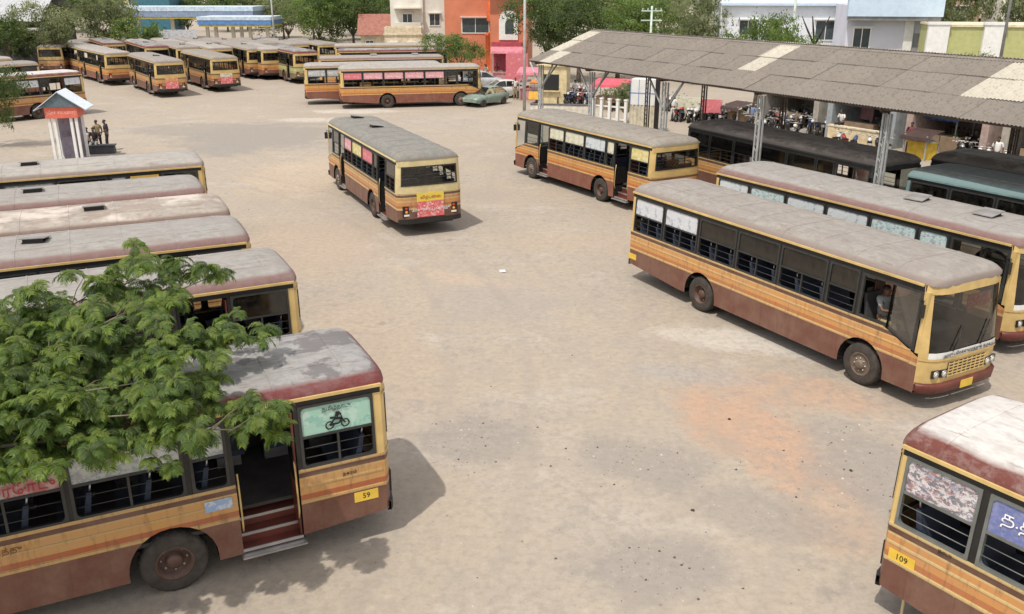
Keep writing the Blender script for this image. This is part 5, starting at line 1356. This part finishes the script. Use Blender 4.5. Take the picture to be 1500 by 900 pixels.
building('teal_building', 'dark teal fronted building rising behind the long filling station canopy', (-57.68, 150.00, 0.00), 0, 6, 6, 9, plain('teal_wall', (.04, .14, .19), .5), [])
building('yellow_building', 'pale yellow building behind the filling station beside the dark teal front', (-63.90, 155.00, 0.00), 0, 5, 6, 9, plain('pale_yellow', (.6, .55, .3), .8), [(-1, 6, .8, 1.4), (1.2, 6, .8, 1.4)])
tag(put('signboard', mesh('red_sign', hoard(1.6, 2.0, 1.2), [REDC, GREYST]), None, (-43.37, 112.00, 0.00)), 'small red board at the left of the white banner', 'signboard')

# ---------------------------------------------------------------- poles and wires
def pole(h, r0, r1):
    def fn(b): b.tube([(0, 0, 0), (0, 0, h * .5), (0, 0, h)], [r0, (r0 + r1) / 2, r1], 8)
    return fn
def arms(h):
    def fn(b):
        for k in range(2): b.box(-.8, .8, -.04, .04, h - .4 - k * .7, h - .3 - k * .7)
        for x in (-.7, -.3, .3, .7): b.lathe([(.04, 0), (.05, .08), (.02, .15)], 6, 0, 'z', (x, 0, h - .3))
    return fn
for loc, h, m, lab in (((0.89, 65.24, 0.00), 11, GREYST, 'tall grey utility pole standing at the left tip of the shed'), ((-28.66, 112.00, 0.00), 10, GREYST, 'thin utility pole before the trees at upper left of the yard'), ((10.74, 72.00, 0.00), 7.3, plain('pole_pale', (.5, .58, .5)), 'short pale post rising over the shed ridge'),
      ((21.11, 70.00, 0.00), 10.5, plain('pole_pale', (.5, .58, .5)), 'pale utility pole in front of the long white house'), ((31.80, 60.00, 0.00), 10, plain('pole_dark', (.12, .12, .11)), 'dark utility pole in front of the lime green building')):
    t = thing('utility_pole', lab, 'pole', loc, 0)
    put('shaft', mesh(('pole_shaft', h), pole(h, .12, .08), [m]), t); put('cross_arms', mesh(('pole_arms', h), arms(h), [m]), t)
def wire(a, b_, sag=.5):
    def fn(b):
        A, B = Vector(a), Vector(b_); b.tube([A.lerp(B, k / 10) - Vector((0, 0, sag * 4 * (k / 10) * (1 - k / 10))) for k in range(11)], .013, 4)
    return fn
WIRES = [((0.8, 65.0, 10.6), (10.4, 72.0, 7.0), 'wire from the tall grey pole to the short pale post, upper one'), ((0.8, 65.0, 9.9), (10.4, 72.0, 6.6), 'wire from the tall grey pole to the short pale post, lower one'), ((10.4, 72.0, 7.0), (20.1, 70.0, 9.8), 'wire from the short pale post to the pale utility pole'), ((20.1, 70.0, 10.1), (30.1, 60.0, 9.6), 'wire crossing in front of the lavender house'), ((-27.8, 112.0, 9.6), (0.8, 65.0, 10.5), 'long wire across the upper middle of the view')]
for i, (a, b_, lab) in enumerate(WIRES): tag(put('overhead_wire', mesh(('overhead_wire', i), wire(a, b_), [BLACK])), lab, 'wire')

# ---------------------------------------------------------------- trees in the middle and far distance
LEAF = {
 'deep': [leafmat('leaf_deep_a', (.08, .115, .045)), leafmat('leaf_deep_b', (.12, .16, .06)), leafmat('leaf_deep_c', (.055, .08, .034))],
 'fresh': [leafmat('leaf_fresh_a', (.12, .175, .055)), leafmat('leaf_fresh_b', (.18, .24, .075)), leafmat('leaf_fresh_c', (.08, .12, .045))],
 'grey': [leafmat('leaf_grey_a', (.17, .19, .11)), leafmat('leaf_grey_b', (.24, .26, .155)), leafmat('leaf_grey_c', (.10, .12, .07))],
}
BARK = plain('bark', (.13, .10, .075), .9, var=.4, scale=8)
def crown_fn(seed, nc, nl, ls, flat):
    def fn(b):
        r = random.Random(seed)
        lobes = [(Vector((r.gauss(0, .38), r.gauss(0, .38), r.uniform(-.35, .5) * flat)), r.uniform(.35, .6)) for _ in range(7)]
        for _ in range(nc):
            c0, lr = r.choice(lobes)
            d = Vector((r.gauss(0, 1), r.gauss(0, 1), r.gauss(0, 1) * .8 + .25)).normalized()
            c = c0 + d * lr * r.uniform(.6, 1.0); c.z *= .85
            mi = r.choice([0, 0, 1, 2]); cr = r.uniform(.09, .17)
            for _ in range(nl):
                q = c + Vector((r.gauss(0, 1), r.gauss(0, 1), r.gauss(0, .7))) * cr * .55
                n = (d * .75 + Vector((r.gauss(0, .7), r.gauss(0, .7), r.gauss(0, .7) + .35))).normalized()
                a = n.orthogonal().normalized(); a.rotate(Matrix.Rotation(r.random() * 6.28, 3, n)); e = n.cross(a)
                s = ls * r.uniform(.6, 1.3)
                b.add([q - a * s, q - e * s * .45 - n * s * .15, q + a * s, q + e * s * .45 - n * s * .15], [(0, 1, 2, 3)], mi if r.random() < .8 else r.choice([0, 1, 2]))
    return fn
def trunk_fn(seed):
    def fn(b):
        r = random.Random(seed)
        b.tube([(0, 0, -.05), (.02, .01, .25), (.0, .03, .55)], [.085, .06, .05], 8)
        for k in range(6):
            a = k * 1.05 + r.random(); l = r.uniform(.3, .5); m = Vector((math.cos(a) * l * .5, math.sin(a) * l * .5, .55 + r.uniform(.12, .25)))
            e = Vector((math.cos(a) * l, math.sin(a) * l, .75 + r.uniform(.1, .5)))
            b.tube([(0, .03, .5), m, e], [.035, .022, .008], 5)
            b.tube([m, m + Vector((r.uniform(-.2, .2), r.uniform(-.2, .2), .35))], [.018, .006], 4)
    return fn
def tree(name, label, x, y, h, rad, kind, seed, fine=False, group=None, z0=None):
    t = thing(name, label, 'tree', (x, y, 0), rnd.random() * 6.28, group)
    ch = h * .92
    put('trunk', mesh(('tree_trunk', seed % 3), trunk_fn(seed % 3), [BARK]), t, scale=(h * .34, h * .34, h * .55))
    sd = seed % 4
    me = mesh(('tree_crown', sd, fine), crown_fn(sd * 11 + 1, 230 if fine else 180, 34 if fine else 28, .03 if fine else .045, .95), LEAF[kind])
    put('crown', me, t, (0, 0, h - ch * .5), scale=(rad * 1.05, rad * 1.05, ch * .62))
    return t
for i, (x, y, h, r_, k, fine, lab, g) in enumerate([
 (-29.8, 51, 4.9, 1.9, 'deep', True, 'dark leafy tree at the left edge beside the black windowed bus', None),
 (-53.3, 98, 6.6, 3.6, 'deep', False, 'dark green tree below the grey hall', None),
 (-53.1, 90, 6.6, 4.0, 'deep', False, 'dark green tree at the far left edge below the grey hall', None),
 (-47.6, 96, 7.6, 3.6, 'grey', True, 'tall grey green tree between the grey hall and the filling station, left one', None),
 (-49.0, 110, 8.6, 4.8, 'grey', True, 'tall grey green tree between the grey hall and the filling station, right one', None),
 (-44.1, 108, 6.2, 2.6, 'fresh', False, 'small greener tree at the left end of the filling station canopy', None),
 (-31.2, 130, 8.4, 5.2, 'grey', True, 'tree behind the thin utility pole right of the filling station', None),
 (-25.3, 122, 8.6, 4.8, 'fresh', True, 'bright green tree with pale flowers in the middle of the upper left trees', None),
 (-21.1, 124, 9.2, 4.8, 'deep', True, 'dark green tree close to the red roofed house', None),
 (-19.2, 130, 9.4, 4.8, 'deep', False, 'dark tree rising behind the red roofed house', None),
 (-4.8, 86, 5.2, 2.7, 'fresh', True, 'small spreading tree in front of the orange building', None),
 (3.4, 92, 8.6, 4.0, 'deep', True, 'dark crowned tree next to the orange shop, leftmost over the shed', None),
 (6.4, 88, 9.0, 4.2, 'deep', True, 'dense dark tree over the left end of the shed roof, second from the left', None),
 (10.6, 92, 8.8, 4.4, 'fresh', True, 'bright green tree above the shed ridge behind the short pale post', None),
 (15.0, 95, 8.8, 4.4, 'fresh', True, 'bright green tree right of the short pale post', None),
 (17.5, 86, 8.6, 3.2, 'grey', True, 'thinly leaved tree with visible limbs left of the long white house', None),
 (18.2, 68, 7.4, 2.8, 'fresh', True, 'bushy tree in front of the long white house, left one', None),
 (19.7, 66, 6.8, 2.2, 'fresh', True, 'bushy tree in front of the long white house, right one', None),
 (26.8, 54, 5.6, 1.6, 'fresh', True, 'small leafy tree peeping over the shed ridge before the lime green building', None),
 (44.3, 95, 9.5, 3.5, 'grey', False, 'tree between the lavender house and the brown roofed house', None),
 (51.0, 95, 9.5, 3.0, 'grey', False, 'tree behind the lime green building near the right edge', None),
 (-113.9, 178.0, 10.7, 7.2, 'grey', False, 'tree of the distant green belt behind the buildings', 'trees of the distant green belt'),
 (-107.8, 175.6, 9.7, 8.0, 'deep', False, 'tree of the distant green belt behind the buildings', 'trees of the distant green belt'),
 (-90.6, 157.1, 9.4, 8.2, 'deep', False, 'tree of the distant green belt behind the buildings', 'trees of the distant green belt'),
 (-91.7, 169.8, 9.1, 7.8, 'grey', False, 'tree of the distant green belt behind the buildings', 'trees of the distant green belt'),
 (-97.0, 191.6, 7.7, 6.1, 'grey', False, 'tree of the distant green belt behind the buildings', 'trees of the distant green belt'),
 (-89.7, 188.9, 8.6, 7.5, 'grey', False, 'tree of the distant green belt behind the buildings', 'trees of the distant green belt'),
 (-80.9, 182.0, 9.2, 7.7, 'grey', False, 'tree of the distant green belt behind the buildings', 'trees of the distant green belt'),
 (-69.8, 170.3, 9.4, 8.3, 'deep', False, 'tree of the distant green belt behind the buildings', 'trees of the distant green belt'),
 (-62.4, 165.8, 8.3, 6.7, 'deep', False, 'tree of the distant green belt behind the buildings', 'trees of the distant green belt'),
 (-54.0, 155.4, 7.9, 6.7, 'deep', False, 'tree of the distant green belt behind the buildings', 'trees of the distant green belt'),
 (-58.7, 192.4, 7.5, 6.5, 'deep', False, 'tree of the distant green belt behind the buildings', 'trees of the distant green belt'),
 (-56.4, 199.0, 8.9, 6.2, 'grey', False, 'tree of the distant green belt behind the buildings', 'trees of the distant green belt'),
 (-40.1, 163.5, 7.8, 6.8, 'grey', False, 'tree of the distant green belt behind the buildings', 'trees of the distant green belt'),
 (-33.3, 155.9, 8.4, 6.3, 'deep', False, 'tree of the distant green belt behind the buildings', 'trees of the distant green belt'),
 (-32.7, 174.3, 9.9, 6.5, 'grey', False, 'tree of the distant green belt behind the buildings', 'trees of the distant green belt'),
 (-27.0, 188.5, 9.0, 7.0, 'grey', False, 'tree of the distant green belt behind the buildings', 'trees of the distant green belt'),
 (-19.9, 160.6, 8.4, 8.4, 'fresh', False, 'tree of the distant green belt behind the buildings', 'trees of the distant green belt'),
 (-11.9, 151.0, 8.2, 8.5, 'deep', False, 'tree of the distant green belt behind the buildings', 'trees of the distant green belt'),
 (-10.6, 157.3, 9.0, 6.0, 'fresh', False, 'tree of the distant green belt behind the buildings', 'trees of the distant green belt'),
 (-3.0, 169.3, 7.8, 6.5, 'grey', False, 'tree of the distant green belt behind the buildings', 'trees of the distant green belt'),
 (-0.6, 168.4, 9.7, 6.3, 'grey', False, 'tree of the distant green belt behind the buildings', 'trees of the distant green belt'),
 (7.4, 156.8, 8.9, 7.6, 'fresh', False, 'tree of the distant green belt behind the buildings', 'trees of the distant green belt'),
 (15.4, 190.9, 8.4, 6.5, 'grey', False, 'tree of the distant green belt behind the buildings', 'trees of the distant green belt'),
 (18.4, 169.4, 9.2, 6.2, 'deep', False, 'tree of the distant green belt behind the buildings', 'trees of the distant green belt'),
 (19.5, 151.9, 10.9, 6.6, 'grey', False, 'tree of the distant green belt behind the buildings', 'trees of the distant green belt'),
 (31.2, 191.2, 9.6, 6.7, 'grey', False, 'tree of the distant green belt behind the buildings', 'trees of the distant green belt'),
 (41.8, 198.9, 7.9, 7.2, 'deep', False, 'tree of the distant green belt behind the buildings', 'trees of the distant green belt'),
 (44.7, 195.9, 8.2, 6.0, 'fresh', False, 'tree of the distant green belt behind the buildings', 'trees of the distant green belt'),
 (42.9, 162.5, 7.7, 6.7, 'grey', False, 'tree of the distant green belt behind the buildings', 'trees of the distant green belt'),
 (45.5, 156.9, 9.1, 6.8, 'grey', False, 'tree of the distant green belt behind the buildings', 'trees of the distant green belt'),
 (65.1, 196.2, 9.2, 6.9, 'fresh', False, 'tree of the distant green belt behind the buildings', 'trees of the distant green belt'),
 (56.5, 151.1, 9.7, 7.2, 'fresh', False, 'tree of the distant green belt behind the buildings', 'trees of the distant green belt'),
 (78.1, 200.0, 7.8, 7.4, 'deep', False, 'tree of the distant green belt behind the buildings', 'trees of the distant green belt'),
 (81.4, 186.9, 10.0, 8.0, 'fresh', False, 'tree of the distant green belt behind the buildings', 'trees of the distant green belt'),
 (84.1, 184.3, 10.7, 8.2, 'grey', False, 'tree of the distant green belt behind the buildings', 'trees of the distant green belt'),
 (76.3, 151.5, 9.2, 6.0, 'grey', False, 'tree of the distant green belt behind the buildings', 'trees of the distant green belt'),
 (78.8, 150.6, 7.8, 6.2, 'deep', False, 'tree of the distant green belt behind the buildings', 'trees of the distant green belt'),
 (109.9, 194.0, 10.0, 7.0, 'grey', False, 'tree of the distant green belt behind the buildings', 'trees of the distant green belt'),
 (112.6, 191.9, 7.8, 7.9, 'deep', False, 'tree of the distant green belt behind the buildings', 'trees of the distant green belt'),
 (95.5, 154.4, 7.6, 8.4, 'deep', False, 'tree of the distant green belt behind the buildings', 'trees of the distant green belt')]): tree('broadleaf_tree', lab, x, y, h, r_, k, i, fine, g)
for i, (x, y, s, k, lab) in enumerate([(7.58, 60.49, 2.6, 'grey', 'dry looking shrub left of the white shutter kiosk'), (26.43, 51.53, 1.6, 'deep', 'low dark shrub beyond the right end of the shed'), (-27.81, 111.89, 2.0, 'fresh', 'low shrub at the foot of the thin utility pole'), (-24.15, 120.79, 2.4, 'grey', 'low shrub before the bright green tree')]):
    t = thing('shrub', lab, 'shrub', (x, y, 0), i * 1.3)
    put('stems', mesh(('tree_trunk', i % 3), trunk_fn(i % 3), [BARK]), t, scale=(s * .5, s * .5, s * .5))
    put('foliage', mesh(('tree_crown', i % 4, False), crown_fn((i % 4) * 11 + 1, 120, 30, .045, .8), LEAF[k]), t, (0, 0, s * .62), scale=(s * .62, s * .62, s * .6))
# bare stump-limbed tree before the white house
t = thing('bare_tree', 'small bare pollarded tree in front of the long white house', 'tree', (22.85, 70.00, 0.00), 0)
put('trunk', mesh('bare_trunk', lambda b: (b.tube([(0, 0, 0), (.1, 0, 2.5), (0, 0, 4.6)], [.2, .16, .13], 8), [b.tube([(0, 0, 4.5), (math.cos(a) * .6, math.sin(a) * .6, 5.6), (math.cos(a) * 1.1, math.sin(a) * 1.1, 6.6)], [.09, .07, .03], 5) for a in (.3, 1.6, 2.9, 4.1, 5.3)]), [plain('dark_bark', (.05, .04, .035), .9)]), t)

# ---------------------------------------------------------------- the near tree whose boughs hang over the nearest bus
NL = [leafmat('near_leaf_a', (.088, .145, .03), .38), leafmat('near_leaf_b', (.165, .23, .045), .42), leafmat('near_leaf_c', (.05, .085, .022), .3)]
TWIG = plain('twig_grey', (.15, .135, .085), .8, var=.3)
def spray_fn(seed):
    """a rosette of drooping, twice-divided leaves at a shoot tip"""
    def fn(b):
        r = random.Random(seed)
        nf = 20
        for f in range(nf):
            az = f * 2.4 + r.uniform(-.3, .3); el = r.uniform(.1, 1.1); L = r.uniform(.19, .30)
            org = Vector((-.16, -.05, -.03)) if f % 2 else Vector((.15, .08, .06))
            mi = r.choice([0, 0, 1, 1, 2])
            d = Vector((math.cos(az) * math.cos(el), math.sin(az) * math.cos(el), math.sin(el)))
            p = org; pts = [p.copy()]; n_ = 7
            for k in range(n_):
                p = p + d * (L / n_); pts.append(p.copy()); d = (d + Vector((0, 0, -.30))).normalized()
            b.tube(pts, [.004] * 4 + [.0025] * 4, 3, 3, False)
            for k in range(1, n_ + 1):
                q = pts[k]; t = (pts[k] - pts[k - 1]).normalized(); side = t.cross(Vector((0, 0, 1)))
                side = side.normalized() if side.length > .05 else Vector((1, 0, 0))
                up = side.cross(t)
                pl = .085 * math.sin(math.pi * (k + .6) / (n_ + 2.2)) + .02
                for s in (-1, 1):
                    for j in range(2):
                        o = q - t * (L / n_) * .5 * j
                        dd = (side * s + t * .45 + up * r.uniform(-.1, .2)).normalized()
                        e1 = o + dd * pl * .55 + Vector((0, 0, -.004)); e2 = o + dd * pl + Vector((0, 0, -.03 - r.random() * .02))
                        wv = t * .0105
                        b.add([o - wv * .5, e1 - wv, e2, e1 + wv, o + wv * .5], [(0, 1, 2, 3, 4)], mi if r.random() < .85 else r.choice([0, 1, 2]))
    return fn
near = thing('feathery_leaved_tree', 'near tree with feathery drooping leaves reaching over the nearest bus from the left', 'tree', (-8.6, 9.4, 0))
NO = Vector((-8.6, 9.4, 0))
def ntrunk(b):
    b.tube([(0, 0, -.05), (.1, .05, 1.2), (.25, .1, 2.3), (.5, .2, 3.0)], [.24, .19, .16, .13], 12)
put('trunk', mesh('near_trunk', ntrunk, [BARK]), near)
FORK = NO + Vector((.5, .2, 3.0))
TIPS = [(-3.37, 10.84, 3.00), (-3.91, 12.98, 3.55), (-5.18, 14.31, 4.10), (-5.95, 14.32, 4.30), (-6.53, 13.44, 4.15), (-7.06, 12.62, 4.10), (-7.05, 11.38, 3.90), (-5.69, 10.49, 3.60), (-4.95, 10.91, 3.75), (-4.29, 11.35, 3.50), (-4.29, 10.40, 3.15), (-5.10, 10.40, 3.15), (-6.14, 10.21, 3.05), (-4.50, 12.40, 3.80), (-5.24, 12.19, 4.10), (-7.00, 10.49, 3.30), (-3.96, 11.10, 3.20), (-5.96, 11.64, 4.00), (-8.10, 12.17, 4.00), (-6.65, 9.62, 3.00), (-6.29, 10.91, 3.90), (-4.55, 10.49, 3.50), (-6.42, 10.49, 3.50), (-7.4, 9.6, 3.3), (-6.9, 9.9, 3.5), (-7.9, 9.0, 3.2), (-6.4, 10.0, 3.1), (-8.3, 9.9, 3.7)]  # last tips, mostly out of view, are boughs added to shade the nearest bus
spots = []
r3 = random.Random(5)
for i, T in enumerate(TIPS):
    T = Vector(T); V = T - FORK; L = V.length
    side = Vector((-V.y, V.x, 0)).normalized()
    pts = [FORK + V * f + side * math.sin(f * 3.0 + i) * .12 * f + Vector((0, 0, .22 * math.sin(f * math.pi))) for f in (0, .2, .4, .6, .8, 1.0)]
    def bough(b):
        b.tube([p - NO for p in pts], [.05, .04, .032, .022, .014, .006], 7)
    put('bough', mesh(('near_bough', i), bough, [TWIG]), near)
    spots.append((T, 1.15))
    for q in range(9):
        f = r3.uniform(.42, 1.0) ** .8
        base = FORK.lerp(T, f) + Vector((0, 0, .15))
        off = Vector((r3.gauss(0, .26), r3.gauss(0, .26), r3.gauss(.02, .16)))
        spots.append((base + off, r3.uniform(.75, 1.2)))
    def twigs(b):
        for (p, s) in spots[-9:]:
            f = min(.97, max(.1, (p - FORK).dot(V) / (L * L) - .1)); a = FORK + V * f + Vector((0, 0, .2 * math.sin(f * math.pi)))
            b.tube([a - NO, a.lerp(p, .5) - NO + Vector((0, 0, .05)), p - NO], [.011, .008, .006], 4)
    put('twigs', mesh(('near_twigs', i), twigs, [TWIG]), near, kind='stuff')
for i, (p, s) in enumerate(spots[:295]):
    put('leaf_spray', mesh(('leaf_spray', i % 6), spray_fn(i % 6 + 40), NL + [TWIG]), near, p - NO, (r3.uniform(-.35, .35), r3.uniform(-.35, .35), r3.random() * 6.28), s)
print('sprays', len(spots))
